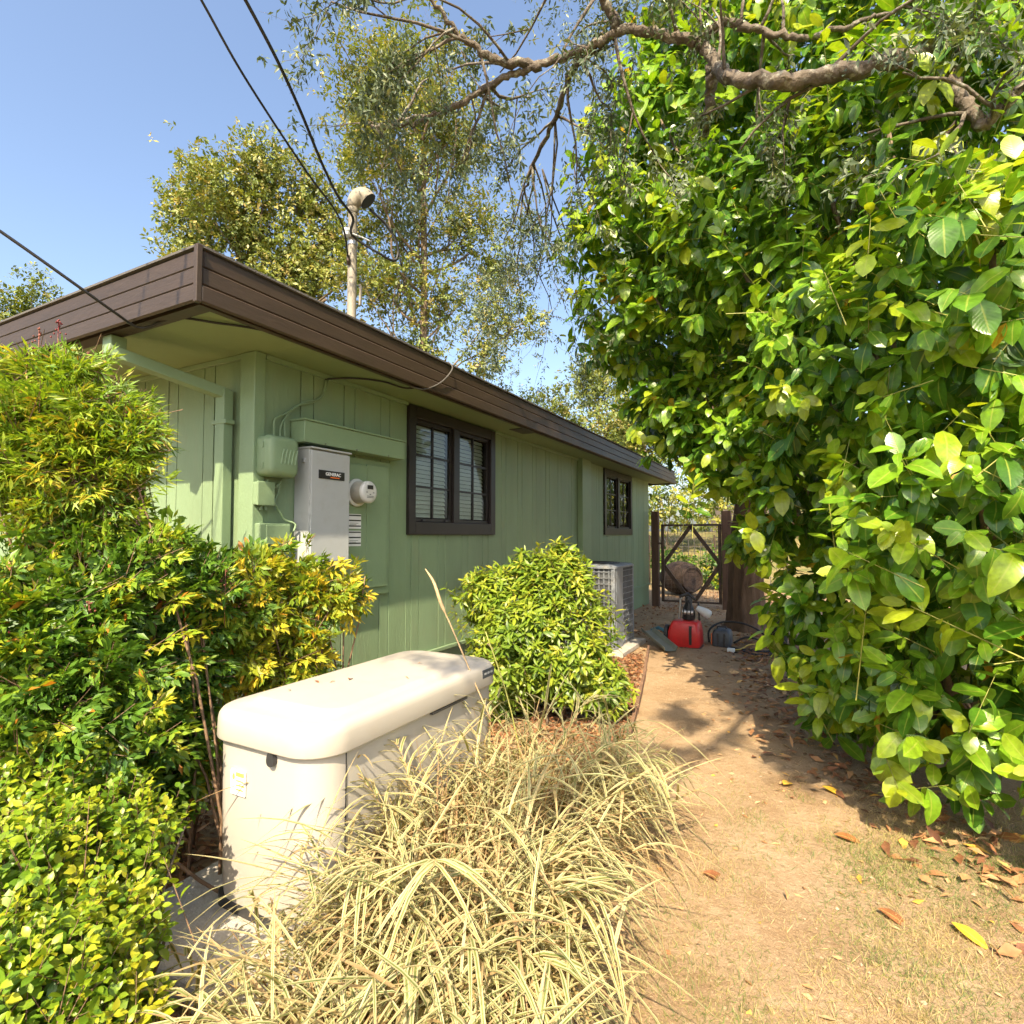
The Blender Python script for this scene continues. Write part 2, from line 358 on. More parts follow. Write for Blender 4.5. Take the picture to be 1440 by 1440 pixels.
def text_mesh(name, body, size, mat, origin, parent, ux=(0, 1, 0), uy=(0, 0, 1), extrude=0.001, label=None):
    """flat lettering standing in the plane ux/uy"""
    cu = bpy.data.curves.new(name, 'FONT'); cu.body = body; cu.size = size; cu.extrude = extrude; cu.align_x = 'CENTER'; cu.align_y = 'CENTER'; cu.offset = size * 0.018
    t = bpy.data.objects.new(name, cu); COL.objects.link(t)
    dg = bpy.context.evaluated_depsgraph_get()
    me = bpy.data.meshes.new_from_object(t.evaluated_get(dg))
    bpy.data.objects.remove(t, do_unlink=True)
    X_ = Vector(ux); Y_ = Vector(uy); Z_ = X_.cross(Y_)
    mat4 = Matrix((X_, Y_, Z_)).transposed().to_4x4(); mat4.translation = Vector(origin)
    me.transform(mat4)
    me.materials.clear(); me.materials.append(M[mat])
    o = bpy.data.objects.new(name, me); COL.objects.link(o); adopt(o, parent)
    if label: o['label'] = label
    return o

# ------------------------------------------------------------------ numpy foliage
def nrm(a): return a / np.maximum(np.linalg.norm(a, axis=-1, keepdims=True), 1e-9)
UPZ = np.array([0, 0, 1.0]); SUNV = -np.array(ldir)
def rnd3(n): return rng.normal(size=(n, 3))

def tmpl(ts, ws, bend=0.15, fold=0.25, wave=0.0):
    """leaf as triangles: rows of 3 points (left, midrib, right)"""
    V, A, F = [], [], []
    for k, (t, wd) in enumerate(zip(ts, ws)):
        z = -bend * t * t
        x = t * (1 - 0.18 * bend * t)
        for u in (-1, 0, 1):
            V.append((x, u * wd, z + abs(u) * wd * fold + (wave * math.sin(9 * t + u) if u else 0)))
            A.append((abs(u), t))
    for k in range(len(ts) - 1):
        for c in (0, 1):
            a = k * 3 + c
            F += [(a, a + 3, a + 4), (a, a + 4, a + 1)]
    return np.array(V), np.array(A), np.array(F)

T_BIG = [tmpl([0, .08, .28, .5, .74, .92, 1], [.03, .30, .82, 1, .86, .42, .03], b, f, wv) for b, f, wv in ((.10, .10, .012), (.25, .16, .015), (.45, .12, .02), (.05, .22, .01), (.7, .3, .03), (.3, -.12, .04))]
T_BIG5 = [tmpl([0, .2, .5, .8, 1], [.03, .68, 1, .74, .03], b, f, wv) for b, f, wv in ((.10, .10, .012), (.25, .16, .015), (.45, .12, .02), (.05, .22, .01), (.7, .3, .03), (.3, -.12, .04))]
T_MID = [tmpl([0, .3, .65, 1], [.06, .9, .85, .02], b, f) for b, f in ((.10, .18), (.35, .2))]
T_SMALL = [tmpl([0, .45, 1], [.05, 1, .03], b, .25) for b in (.08, .3)]
T_BLADE = [tmpl([0, .15, .35, .55, .75, .9, 1], [.7, 1, 1, .9, .65, .35, .03], b, .35) for b in (.12, .40, .75, 1.15)]
T_TINY = [(np.array([(0, 0, 0), (.5, -1, .12), (.5, 1, .12), (1, 0, -.1)]), np.array([(0, 0), (1, .5), (1, .5), (0, 1.0)]), np.array([(0, 1, 3), (0, 3, 2)]))]
T_LAWN = [(np.array([(0, -.8, 0), (0, .8, 0), (.55, .7, .25 * 0), (1, 0, 0)]) * np.array([1, 1, 1.0]), np.array([(0, 0), (0, 0), (1, .5), (0, 1.0)]), np.array([(0, 1, 2), (0, 2, 3)]))] * 2
T_TWIG = [(np.array([(0, -1, 0), (0, .5, .87), (0, .5, -.87), (1, -.5, 0), (1, .25, .43), (1, .25, -.43)]) * np.array([1, 1, 1.0]), np.zeros((6, 2)), np.array([(0, 1, 4), (0, 4, 3), (1, 2, 5), (1, 5, 4), (2, 0, 3), (2, 3, 5)]))]

class Leaves:
    """collected leaves: position, direction, normal, length, half width, random, template number"""
    def __init__(s): s.d = []
    def add(s, P, D, N, L, W, rn, ti):
        n = len(P); bc = lambda a: np.broadcast_to(np.asarray(a, float), (n,)).copy()
        s.d.append((P, nrm(D), N, bc(L), bc(W), bc(rn), bc(ti).astype(int)))
    def cat(s):
        return [np.concatenate([q[k] for q in s.d]) for k in range(7)]

def frames(D, N):
    Sd = nrm(np.cross(N, D)); Nn = np.cross(D, Sd)
    return Sd, Nn

def np_mesh(name, V, F, A, mats, smooth=True):
    me = bpy.data.meshes.new(name)
    nv, nf = len(V), len(F)
    me.vertices.add(nv); me.vertices.foreach_set('co', V.astype(np.float32).ravel())
    me.loops.add(nf * 3); me.loops.foreach_set('vertex_index', F.astype(np.int32).ravel())
    me.polygons.add(nf); me.polygons.foreach_set('loop_start', np.arange(0, nf * 3, 3, dtype=np.int32))
    me.polygons.foreach_set('use_smooth', np.full(nf, smooth, dtype=bool))
    if A is not None:
        at_ = me.attributes.new('lf', 'FLOAT_COLOR', 'POINT')
        at_.data.foreach_set('color', A.astype(np.float32).ravel())
    me.update(calc_edges=True)
    me.materials.append(M[mats] if isinstance(mats, str) else mats)
    return me

def mesh_of(name, templates, P, D, N, L, W, rn, ti, mat):
    Sd, Nn = frames(D, N)
    VV, FF, AA = [], [], []; off = 0
    for k, (tv, ta, tf) in enumerate(templates):
        q = np.where(ti == k)[0]
        if not len(q): continue
        wl = (W[q] / L[q])[:, None]
        # across & fold are scaled by W, length & bend by L
        fold = tv[:, 2] + 0.0
        V = (P[q, None, :] + D[q, None, :] * (tv[None, :, 0] * L[q, None])[..., None]
             + Sd[q, None, :] * (tv[None, :, 1] * W[q, None])[..., None]
             + Nn[q, None, :] * (fold_z(tv)[None, :, 0] * L[q, None] + fold_z(tv)[None, :, 1] * W[q, None])[..., None])
        n, m = len(q), len(tv)
        F = (tf[None] + (off + np.arange(n) * m)[:, None, None]).reshape(-1, 3)
        A = np.ones((n, m, 4)); A[..., 0] = rn[q, None]; A[..., 1] = ta[None, :, 0]; A[..., 2] = ta[None, :, 1]
        VV.append(V.reshape(-1, 3)); FF.append(F); AA.append(A.reshape(-1, 4)); off += n * m
    return np_mesh(name, np.concatenate(VV), np.concatenate(FF), np.concatenate(AA), mat)

_fz = {}
def fold_z(tv):
    """split the template's height into the part that goes with length and the part that goes with width"""
    k = id(tv)
    if k not in _fz:
        wz = np.zeros((len(tv), 2))
        if len(tv) % 3 == 0 and len(tv) > 3 and abs(tv[1, 1]) < 1e-9:
            for r in range(0, len(tv), 3):
                wz[r:r+3, 0] = tv[r+1, 2]; wz[r, 1] = tv[r, 2] - tv[r+1, 2]; wz[r+2, 1] = tv[r+2, 2] - tv[r+1, 2]
        else:
            wz[:, 1] = tv[:, 2]
        _fz[k] = wz
    return _fz[k]

CAMP = np.array([0, 0, 1.5])
_f = np.array([-math.sin(R(27.9)), math.cos(R(27.9)), 0.04]); _r = np.array([math.cos(R(27.9)), math.sin(R(27.9)), 0])
def foliage(parent, leaves, templates, mat, nparts, pname='leaf', sname='foliage', nvar=5, rest=None):
    """the nparts leaves that show largest become parts of their own (shared meshes); the rest one part of kind stuff"""
    P, D, N, L, W, rn, ti = leaves.cat()
    mask = np.ones(len(P), bool)
    if nparts:
        q = P - CAMP; dep = q @ _f
        ux = (q @ _r) / np.maximum(dep, .1); uy = (q[:, 2]) / np.maximum(dep, .1)
        inside = (dep > .3) & (np.abs(ux) < .95) & (np.abs(uy) < .97)
        sc = np.where(inside, L / np.maximum(dep, .1) * (W / L) ** .3, 0)
        Sd, Nn = frames(D, N)
        sc = sc * (0.35 + np.abs((Nn * nrm(q)).sum(1)))
        idx = np.argsort(-sc)[:nparts]
        mask[idx] = False
        me_cache = {}
        ratio = np.median(W / L)
        edges = np.quantile(rn[idx], np.linspace(0, 1, nvar + 1))
        for i in idx:
            vi = int(np.clip(np.searchsorted(edges, rn[i]) - 1, 0, nvar - 1)); key = (ti[i], vi)
            if key not in me_cache:
                one = np.ones(1); rv = float((edges[vi] + edges[vi + 1]) / 2)
                me_cache[key] = mesh_of(pname, templates, np.zeros((1, 3)), np.array([[1., 0, 0]]), np.array([[0, 0, 1.]]), one, one * ratio, one * rv, np.array([ti[i]]), mat)
            o = bpy.data.objects.new(pname, me_cache[key])
            m4 = Matrix(np.column_stack([D[i] * L[i], Sd[i] * W[i] / ratio, Nn[i] * L[i]]).tolist()).to_4x4()
            m4.translation = Vector(P[i].tolist())
            COL.objects.link(o)
            o.parent = parent
            o.matrix_basis = Matrix.Translation(-parent.location) @ m4
    me = mesh_of(sname, rest or templates, P[mask], D[mask], N[mask], L[mask], W[mask], rn[mask], ti[mask], mat)
    o = bpy.data.objects.new(sname, me); COL.objects.link(o); adopt(o, parent)
    o['kind'] = 'stuff'
    return o

def shell(blobs, n, jit=0.25, lump=0.12, zmin=0.03, squash=1.0, overlap=0.86):
    """points near the outer surface of a union of spheres, with outward normals"""
    B = np.array(blobs); area = B[:, 3] ** 2
    k = rng.choice(len(B), size=int(n * 1.9), p=area / area.sum())
    d = nrm(rnd3(len(k)))
    r = B[k, 3] * (1 - jit * rng.random(len(k)) ** 2)
    P = B[k, :3] + d * r[:, None]
    # lumpy surface
    ph = np.sin(P @ np.array([5.1, 2.3, 3.7])) * np.sin(P @ np.array([-2.2, 4.6, 4.1]) + 1.3) + 0.6 * np.sin(P @ np.array([9.3, -7.1, 6.2]))
    P = P + d * (lump * B[k, 3] * ph)[:, None]
    keep = P[:, 2] > zmin
    for j in range(len(B)):
        inside = (np.linalg.norm(P - B[j, :3], axis=1) < overlap * B[j, 3]) & (k != j)
        keep &= ~(inside & (rng.random(len(P)) < 0.9))
    P, d = P[keep][:n], d[keep][:n]
    return P, d

def autumn(r, share=.006):
    """keep the end of the colour range (turned leaves) for a few leaves only"""
    return np.where(rng.random(len(r)) < share, 1.0, np.minimum(r, .93))

def sprigs(out, P, n, kl, back, L, W, up=.5, outw=.7, droop=.5, spread=.9, ntm=1, rn0=.5, rns=.3, tipb=.25, jitter=.35, twig=None, lv=.25, sunny=.3):
    A = nrm(outw * n + up * UPZ + jitter * rnd3(len(P)))
    e1 = nrm(np.cross(A, rnd3(len(P)))); e2 = np.cross(A, e1)
    base = np.clip(rng.normal(rn0, rns, len(P)), 0, 1)
    ph = rng.random(len(P)) * 6.28
    for j in range(kl):
        t = j / max(kl - 1, 1)
        az = ph + j * 2.399
        rad = e1 * np.cos(az)[:, None] + e2 * np.sin(az)[:, None]
        D = A * (1.0 - .75 * t) + rad * spread - UPZ * (droop * (.35 + .65 * t)) + .18 * rnd3(len(P))
        Nn = A * .45 + UPZ * .5 + .6 * n + SUNV * sunny + .35 * rnd3(len(P))
        Lj = L * (1 + lv * rng.normal(size=len(P))).clip(.5, 1.5) * (0.75 + .25 * min(1, t * 3))
        out.add(P - A * (back * t) + rad * .004, D, Nn, Lj, W * Lj / L, autumn(np.clip(base + tipb * (.5 - t) + .08 * rng.normal(size=len(P)), 0, 1)), rng.integers(0, ntm, len(P)))
    if twig is not None:
        twig.add(P - A * (back * 1.6), A, e1, back * 1.55, max(.0016, back * .014), .5, 0)

def twigmesh(parent, tw, mat, name='twigs'):
    P, D, N, L, W, rn, ti = tw.cat()
    o = bpy.data.objects.new(name, mesh_of(name, T_TWIG, P, D, N, L, W, rn, ti, mat)); COL.objects.link(o); adopt(o, parent); o['kind'] = 'stuff'
    return o
# ================================================================== THE SETTING
def vn(x, y, s=1.0, o=0.0):
    """cheap smooth noise about -1..1"""
    x = x * s + o; y = y * s - o
    return (np.sin(1.3 * x + 1.7 * np.sin(.9 * y + o)) * np.sin(1.1 * y + 1.3 * np.sin(1.2 * x)) + .5 * np.sin(2.7 * x + 2.1 * y + 1.1) * np.sin(2.3 * y - 1.9 * x))/1.3

def gz(x, y):
    near = np.exp(-((x + 1) ** 2 + (y - 4) ** 2) / 120.0)
    z = near * (.010 * vn(x, y, 2.1, .4) + .006 * vn(x, y, 7.3, 1.7))
    bank = np.clip((y - 17.0) / 14.0, 0, 1); z = z + 1.7 * bank * bank * (3 - 2 * bank)
    return z

def axis(lo, a, b, hi, step):
    mid = np.arange(a, b, step); left = [a]; s = step
    while left[-1] > lo: s *= 1.25; left.append(left[-1] - s)
    right = [b]; s = step
    while right[-1] < hi: s *= 1.25; right.append(right[-1] + s)
    return np.concatenate([np.array(left[1:])[::-1], mid, np.array(right)])

gx = axis(-600, -3.6, 3.0, 600, .05); gy = axis(-600, 0.4, 13.0, 600, .06)
GX, GY = np.meshgrid(gx, gy)
V = np.stack([GX.ravel(), GY.ravel(), gz(GX, GY).ravel()], 1)
nx = len(gx); I = (np.arange(len(gy) - 1)[:, None] * nx + np.arange(nx - 1)[None]).ravel()
F = np.concatenate([np.stack([I, I + 1, I + nx + 1], 1), np.stack([I, I + nx + 1, I + nx], 1)])
mgd, N, L, b = newmat('dry_soil')
geo = N.new('ShaderNodeNewGeometry')
def noise(sc, det=6, ro=.6, src=None):
    n = N.new('ShaderNodeTexNoise'); n.inputs['Scale'].default_value = sc; n.inputs['Detail'].default_value = det; n.inputs['Roughness'].default_value = ro
    L.new(src or geo.outputs['Position'], n.inputs[0]); return n
r1 = ramp(N, [(.30, (.235, .15, .078)), (.5, (.335, .238, .142)), (.72, (.41, .30, .19))]); L.new(noise(2.3, 9, .68).outputs[0], r1.inputs[0])
r2 = ramp(N, [(.45, (0, 0, 0)), (.70, (.75,) * 3)]); L.new(noise(26, 7, .7).outputs[0], r2.inputs[0])
m1 = N.new('ShaderNodeMixRGB'); L.new(r2.outputs[0], m1.inputs[0]); L.new(r1.outputs[0], m1.inputs[1]); m1.inputs[2].default_value = (.25, .16, .085, 1)
r3 = ramp(N, [(.60, (0, 0, 0)), (.66, (.8,) * 3)]); L.new(noise(95, 3, .6).outputs[0], r3.inputs[0])
m2 = N.new('ShaderNodeMixRGB'); L.new(r3.outputs[0], m2.inputs[0]); L.new(m1.outputs[0], m2.inputs[1]); m2.inputs[2].default_value = (.48, .35, .20, 1)
sx_ = N.new('ShaderNodeVectorMath'); sx_.operation = 'DISTANCE'; sx_.inputs[1].default_value = (-.5, 6, 0); L.new(geo.outputs['Position'], sx_.inputs[0])
rg_ = ramp(N, [(0, (0, 0, 0)), (1, (1, 1, 1))]); mg_ = N.new('ShaderNodeMapRange'); mg_.inputs[1].default_value = 9.0; mg_.inputs[2].default_value = 13.0; L.new(sx_.outputs['Value'], mg_.inputs[0])
m3 = N.new('ShaderNodeMixRGB'); L.new(mg_.outputs[0], m3.inputs[0]); L.new(m2.outputs[0], m3.inputs[1])
rl_ = ramp(N, [(.35, (.10, .115, .035)), (.6, (.22, .175, .075))]); L.new(noise(1.4, 6).outputs[0], rl_.inputs[0]); L.new(rl_.outputs[0], m3.inputs[2])
L.new(m3.outputs[0], b.inputs['Base Color']); b.inputs['Roughness'].default_value = .95; b.inputs['Specular IOR Level'].default_value = .15
nb = noise(42, 9, .72); bp = N.new('ShaderNodeBump'); bp.inputs['Strength'].default_value = .9; bp.inputs['Distance'].default_value = .018
L.new(nb.outputs[0], bp.inputs['Height']); L.new(bp.outputs[0], b.inputs['Normal'])
M['soil'] = mgd
g = bpy.data.objects.new('ground', np_mesh('ground', V, F, None, 'soil')); COL.objects.link(g); tag(g, kind='structure')

# trodden path, a slightly greyer packed sheet just above the soil
pc = np.array([(-.35, .6), (-.42, 2.0), (-.52, 3.2), (-.66, 4.4), (-.88, 5.6), (-1.12, 6.8), (-1.35, 8.2), (-1.65, 9.8), (-1.95, 11.4), (-2.1, 13.2), (-2.3, 16.0)])
tt = np.linspace(0, len(pc) - 1, 160); px_ = np.interp(tt, range(len(pc)), pc[:, 0]); py_ = np.interp(tt, range(len(pc)), pc[:, 1])
PV, PF = [], []
for i, (x, y) in enumerate(zip(px_, py_)):
    hwl = .40 + .07 * float(vn(np.array(y), np.array(1.), 3.1)) + .03 * random.uniform(-1, 1); hwr = .42 + .09 * float(vn(np.array(y), np.array(4.), 2.7)) + .03 * random.uniform(-1, 1)
    for j in range(7):
        q = x - hwl + (hwl + hwr) * j / 6
        PV.append((q, y, float(gz(np.array(q), np.array(y))) + (.006 if 0 < j < 6 else -.004)))
for i in range(len(px_) - 1):
    for j in range(6):
        a = i * 7 + j; PF += [(a, a + 1, a + 8), (a, a + 8, a + 7)]
pth = bpy.data.objects.new('path', np_mesh('path', np.array(PV), np.array(PF), None, 'soil')); COL.objects.link(pth); tag(pth, kind='structure')
# ================================================================== HOUSE
WX, WY, ZS = -3.04, 2.31, 2.65          # long wall plane, front wall plane, soffit height
FX, FY, FB, FT = -2.58, 1.63, 2.62, 2.895  # fascia planes, bottom and top
HX0, HY1 = -12.4, 12.1                  # far ends of the walls
house = thing('house', 'green single-storey house with vertical siding and dark brown roof edge', 'house', (WX, WY, 0))
# windows on the long wall: (y0, y1, z0, z1); on the front wall: (x0, x1, z0, z1)
LW = [(3.80, 5.30, 1.50, 2.63), (9.05, 10.72, 1.50, 2.635)]
FW_ = (-5.75, -4.22, 0.95, 2.48)
def spans(lo, hi):
    a = lo; k = 0; res = []
    while a < hi - .02:
        wd = .292 if k % 2 == 0 else .112
        res.append((a, min(a + wd, hi))); a += wd; k += 1
    return res
GAP = .0042
# sheathing behind the boards (shows as the dark grooves)
sh = MB()
def wallpieces(a0, a1, z0, z1, holes):
    out = []; cur = a0
    for (h0, h1, b0, b1) in holes:
        if h0 > cur: out.append((cur, h0, z0, z1))
        if b0 > z0: out.append((h0, h1, z0, b0))
        if b1 < z1: out.append((h0, h1, b1, z1))
        cur = h1
    out.append((cur, a1, z0, z1)); return out
for a, c, z0, z1 in wallpieces(WY + .02, HY1, .1, ZS + .05, LW): sh.box(WX - .05, WX - .012, a, c, z0, z1)
for a, c, z0, z1 in wallpieces(HX0, WX - .052, .1, ZS + .05, [FW_]): sh.box(a, c, WY + .012, WY + .05, z0, z1)
sh.build('wall', surf('groove_green', (.05, .08, .045), .8, .1, 3), house)
cnt = 0
for a, c in spans(WY + .055, HY1):
    a2, c2 = a + GAP, c - GAP
    pcs = [(a2, c2, .46, ZS)]
    for (h0, h1, b0, b1) in LW:
        new = []
        for (p, q, z0, z1) in pcs:
            if q <= h0 or p >= h1: new.append((p, q, z0, z1)); continue
            if p < h0: new.append((p, h0, z0, z1))
            if q > h1: new.append((h1, q, z0, z1))
            new.append((max(p, h0), min(q, h1), z0, b0))
            if b1 < ZS - .05: new.append((max(p, h0), min(q, h1), b1, z1))
        pcs = new
    for p, q, z0, z1 in pcs:
        if q - p > .012:
            j = random.uniform(-.0015, .0015)
            box('siding_board', 'wall', (WX - .012, WX + j, p, q, z0, z1), house, .0025)
a = WX - .12
for k, (c0, c1) in enumerate(spans(0, WX - .12 - HX0)):
    q, p = WX - .12 - c0 - GAP, WX - .12 - c1 + GAP
    h0, h1, b0, b1 = FW_
    pcs = [(p, q, .46, ZS)] if (q <= h0 or p >= h1) else ([(p, h0, .46, ZS)] if p < h0 - .02 else []) + ([(h1, q, .46, ZS)] if q > h1 + .02 else []) + [(max(p, h0), min(q, h1), .46, b0), (max(p, h0), min(q, h1), b1, ZS)]
    for (p_, q_, z0, z1) in pcs:
        box('siding_board', 'wall', (p_, q_, WY - random.uniform(-.0015, .0015), WY + .012, z0, z1), house, .0025)
# foot of the wall: ledge and skirting boards
box('ledge', 'trim', (WX - .02, WX + .028, WY - .02, HY1, .425, .458), house)
box('ledge', 'trim', (HX0, WX - .021, WY - .028, WY + .02, .425, .458), house)
for y0 in np.arange(WY, HY1 - .1, 1.22): box('skirting_board', 'wall', (WX - .011, WX - .001, y0 + .003, min(y0 + 1.217, HY1), .02, .424), house)
for x0 in np.arange(HX0, WX - .1, 1.22): box('skirting_board', 'wall', (x0 + .003, min(x0 + 1.217, WX - .02), WY + .001, WY + .011, .02, .424), house)
# corner post, pilaster and frieze strip under the soffit
box('corner_post', 'trim', (WX - .118, WX + .022, WY - .03, WY + .052, .02, ZS - .001), house, .006)
box('pilaster', 'trim', (WX + .002, WX + .085, 7.84, 8.22, .02, ZS - .001), house, .005)
box('frieze_strip', 'trim', (WX + .003, WX + .026, WY + .056, 3.79, ZS - .034, ZS - .002), house)
box('frieze_strip', 'trim', (WX + .003, WX + .026, 5.31, 7.838, ZS - .034, ZS - .002), house)
box('frieze_strip', 'trim', (HX0, WX - .121, WY - .026, WY - .003, ZS - .034, ZS - .002), house)
box('wall', 'wall', (HX0, WX - .06, HY1 - .04, HY1 - .001, .02, ZS), house)
# soffit and fascia
so = MB(); so.box(HX0 - .6, FX - .03, FY + .03, WY + .06, ZS, ZS + .012); so.box(WX - .06, FX - .03, WY + .061, HY1 + .55, ZS, ZS + .012)
so.build('soffit', 'soffit', house)
for k in range(3):
    z0 = FB + k * .092; z1 = z0 + .089; o_ = .012 * (2 - k)
    m = MB(); m.box(HX0 - .6, FX + o_, FY - o_, FY - o_ + .022, z0, z1); m.build('fascia_board', 'fascia', house, .009, seg=1)
    m = MB(); m.box(FX + o_ - .022, FX + o_, FY - o_ + .0225, HY1 + .55, z0, z1); m.build('fascia_board', 'fascia', house, .009, seg=1)
m = MB(); m.box(HX0 - .6, FX - .023, FY + .023, FY + .10, FB + .004, ZS - .001); m.build('fascia_return', 'fascia', house)
m = MB(); m.box(FX - .06, FX - .023, FY + .101, HY1 + .55, FB + .004, ZS - .001); m.build('fascia_return', 'fascia', house)
m = MB(); m.box(FX - .002, FX + .026, FY - .026, FY + .002, FB - .004, FT + .004); m.build('corner_cap', 'fascia', house, .003)
box('fascia_board', 'fascia', (HX0 - .6, FX - .03, HY1 + .53, HY1 + .551, FB, FT), house)
rz = FT + .002; xm = (HX0 + FX) / 2
m = MB(); x0, x1, y0, y1 = HX0 - .6, FX + .012, FY - .012, HY1 + .55
m.v = [(x0, y0, rz), (x1, y0, rz), (x1, y1, rz), (x0, y1, rz), (x0, y0, rz + .012), (x1, y0, rz + .012), (x1, y1, rz + .012), (x0, y1, rz + .012), (xm, y0 + 4.2, rz + .85), (xm, y1 - 4.2, rz + .85)]
m.f = [(0, 3, 2, 1), (0, 1, 5, 4), (1, 2, 6, 5), (2, 3, 7, 6), (3, 0, 4, 7), (4, 5, 8), (5, 6, 9, 8), (6, 7, 9), (7, 4, 8, 9)]
m.build('roof', 'roof', house)
box('soffit_vent', 'fascia', (-2.84, -2.66, 5.30, 5.62, ZS - .008, ZS - .002), house)

def window_long(y0, y1, z0, z1, blind=True):
    """two-light window in the long wall: casing, sashes with six panes each, blind, dark room behind"""
    wn = MB().box(WX - .045, WX + .030, y0, y0 + .095, z0, z1).box(WX - .045, WX + .030, y1 - .095, y1, z0, z1).box(WX - .045, WX + .030, y0 + .0955, y1 - .0955, z0, z0 + .115).box(WX - .045, WX + .030, y0 + .0955, y1 - .0955, z1 - .10, z1).build('window', 'winframe', house, .004)
    ym = (y0 + y1) / 2
    MB().box(WX - .045, WX + .022, ym - .05, ym + .05, z0 + .1155, z1 - .1005).build('mullion', 'winframe', wn, .003)
    for s0, s1 in ((y0 + .096, ym - .051), (ym + .051, y1 - .096)):
        b0, b1 = z0 + .117, z1 - .101
        MB().box(WX - .04, WX - .004, s0, s0 + .03, b0, b1).box(WX - .04, WX - .004, s1 - .03, s1, b0, b1).box(WX - .04, WX - .004, s0 + .0305, s1 - .0305, b0, b0 + .03).box(WX - .04, WX - .004, s0 + .0305, s1 - .0305, b1 - .03, b1).build('sash', 'winframe', wn, .002)
        i0, i1, j0, j1 = s0 + .031, s1 - .031, b0 + .031, b1 - .031
        mt = MB(); im = (i0 + i1) / 2; mt.box(WX - .034, WX - .010, im - .009, im + .009, j0, j1)
        for k in (1, 2):
            zz = j0 + (j1 - j0) * k / 3; mt.box(WX - .033, WX - .011, i0, i1, zz - .009, zz + .009)
        mt.build('muntin', 'winframe', wn)
        for k in range(3):
            for u in (0, 1):
                ya = i0 if u == 0 else im + .0095; yb = im - .0095 if u == 0 else i1
                za = j0 + (j1 - j0) * k / 3 + .0095; zb = j0 + (j1 - j0) * (k + 1) / 3 - .0095
                MB().box(WX - .024, WX - .020, ya, yb, za, zb).build('pane', 'glass', wn)
        if blind:
            bl = MB(); zz = j0 + .01
            while zz < j1 - .02:
                for dy in (0,):
                    i = len(bl.v); bl.v += [(WX - .060, i0, zz), (WX - .060, i1, zz), (WX - .078, i1, zz + .037), (WX - .078, i0, zz + .037), (WX - .062, i0, zz - .001), (WX - .062, i1, zz - .001), (WX - .080, i1, zz + .036), (WX - .080, i0, zz + .036)]
                    bl.f += [(i, i+1, i+2, i+3), (i+7, i+6, i+5, i+4), (i, i+4, i+5, i+1), (i+1, i+5, i+6, i+2), (i+2, i+6, i+7, i+3), (i+3, i+7, i+4, i)]
                zz += .040
            bl.build('blind', 'blind', wn, kind='stuff')
        else:
            box('lock', 'darkplastic', (WX - .003, WX + .012, i0 + .1, i0 + .14, b0 + .03, b0 + .05), wn)
    MB().box(WX - .40, WX - .39, y0, y1, z0, z1).box(WX - .39, WX - .051, y0, y0 + .01, z0, z1).box(WX - .39, WX - .051, y1 - .01, y1, z0, z1).box(WX - .39, WX - .051, y0 + .011, y1 - .011, z0, z0 + .01).box(WX - .39, WX - .051, y0 + .011, y1 - .011, z1 - .01, z1).build('recess', 'dark', wn)
    for yy in (y0 + .22, ym - .18):
        box('latch', 'darkplastic', (WX - .003, WX + .014, yy, yy + .035, z0 + .119, z0 + .140), wn)
    return wn
window_long(*LW[0])['label'] = 'dark brown two-light window with white blinds near the electric meter'
window_long(*LW[1], blind=False)['label'] = 'dark window farthest along the long wall'
# front wall window, mostly behind the tall nandina
x0, x1, z0, z1 = FW_
wn = MB().box(x0, x0 + .1, WY - .028, WY + .045, z0, z1).box(x1 - .1, x1, WY - .028, WY + .045, z0, z1).box(x0 + .1005, x1 - .1005, WY - .028, WY + .045, z0, z0 + .1).box(x0 + .1005, x1 - .1005, WY - .028, WY + .045, z1 - .1, z1).build('window', 'redframe', house, .004, label='maroon framed window behind the tall nandina')
MB().box((x0 + x1) / 2 - .03, (x0 + x1) / 2 + .03, WY - .01, WY + .04, z0 + .1005, z1 - .1005).box(x0 + .101, (x0 + x1) / 2 - .031, WY - .008, WY + .03, 1.62, 1.66).box((x0 + x1) / 2 + .031, x1 - .101, WY - .008, WY + .03, 1.62, 1.66).build('muntin', 'redframe', wn)
for xa, xb in ((x0 + .101, (x0 + x1) / 2 - .031), ((x0 + x1) / 2 + .031, x1 - .101)):
    for za, zb in ((z0 + .101, 1.619), (1.661, z1 - .101)): MB().box(xa, xb, WY + .008, WY + .012, za, zb).build('pane', 'glass', wn)
MB().box(x0, x1, WY + .4, WY + .41, z0, z1).box(x0, x0 + .01, WY + .051, WY + .399, z0, z1).box(x1 - .01, x1, WY + .051, WY + .399, z0, z1).box(x0, x1, WY + .051, WY + .399, z0 - .01, z0).box(x0, x1, WY + .051, WY + .399, z1, z1 + .01).build('recess', 'dark', wn)

# downspout: outlet under the gutter, sloping run to the wall, vertical run
ds = MB(); ds.box(-3.50, -3.41, FY + .03, FY + .115, 2.52, 2.62); ds.build('downspout_outlet', 'trim', house, .006)
MB().bar((-3.455, FY + .03, 2.535), (-3.27, WY - .04, 2.395), .085, .066).build('downspout_run', 'trim', house, .006)
box('downspout', 'trim', (-3.315, -3.225, WY - .09, WY - .024, .08, 2.42), house, .006)
for z in (2.2, .7): box('downspout_strap', 'trim', (-3.34, -3.20, WY - .095, WY - .0305, z, z + .025), house, .002)

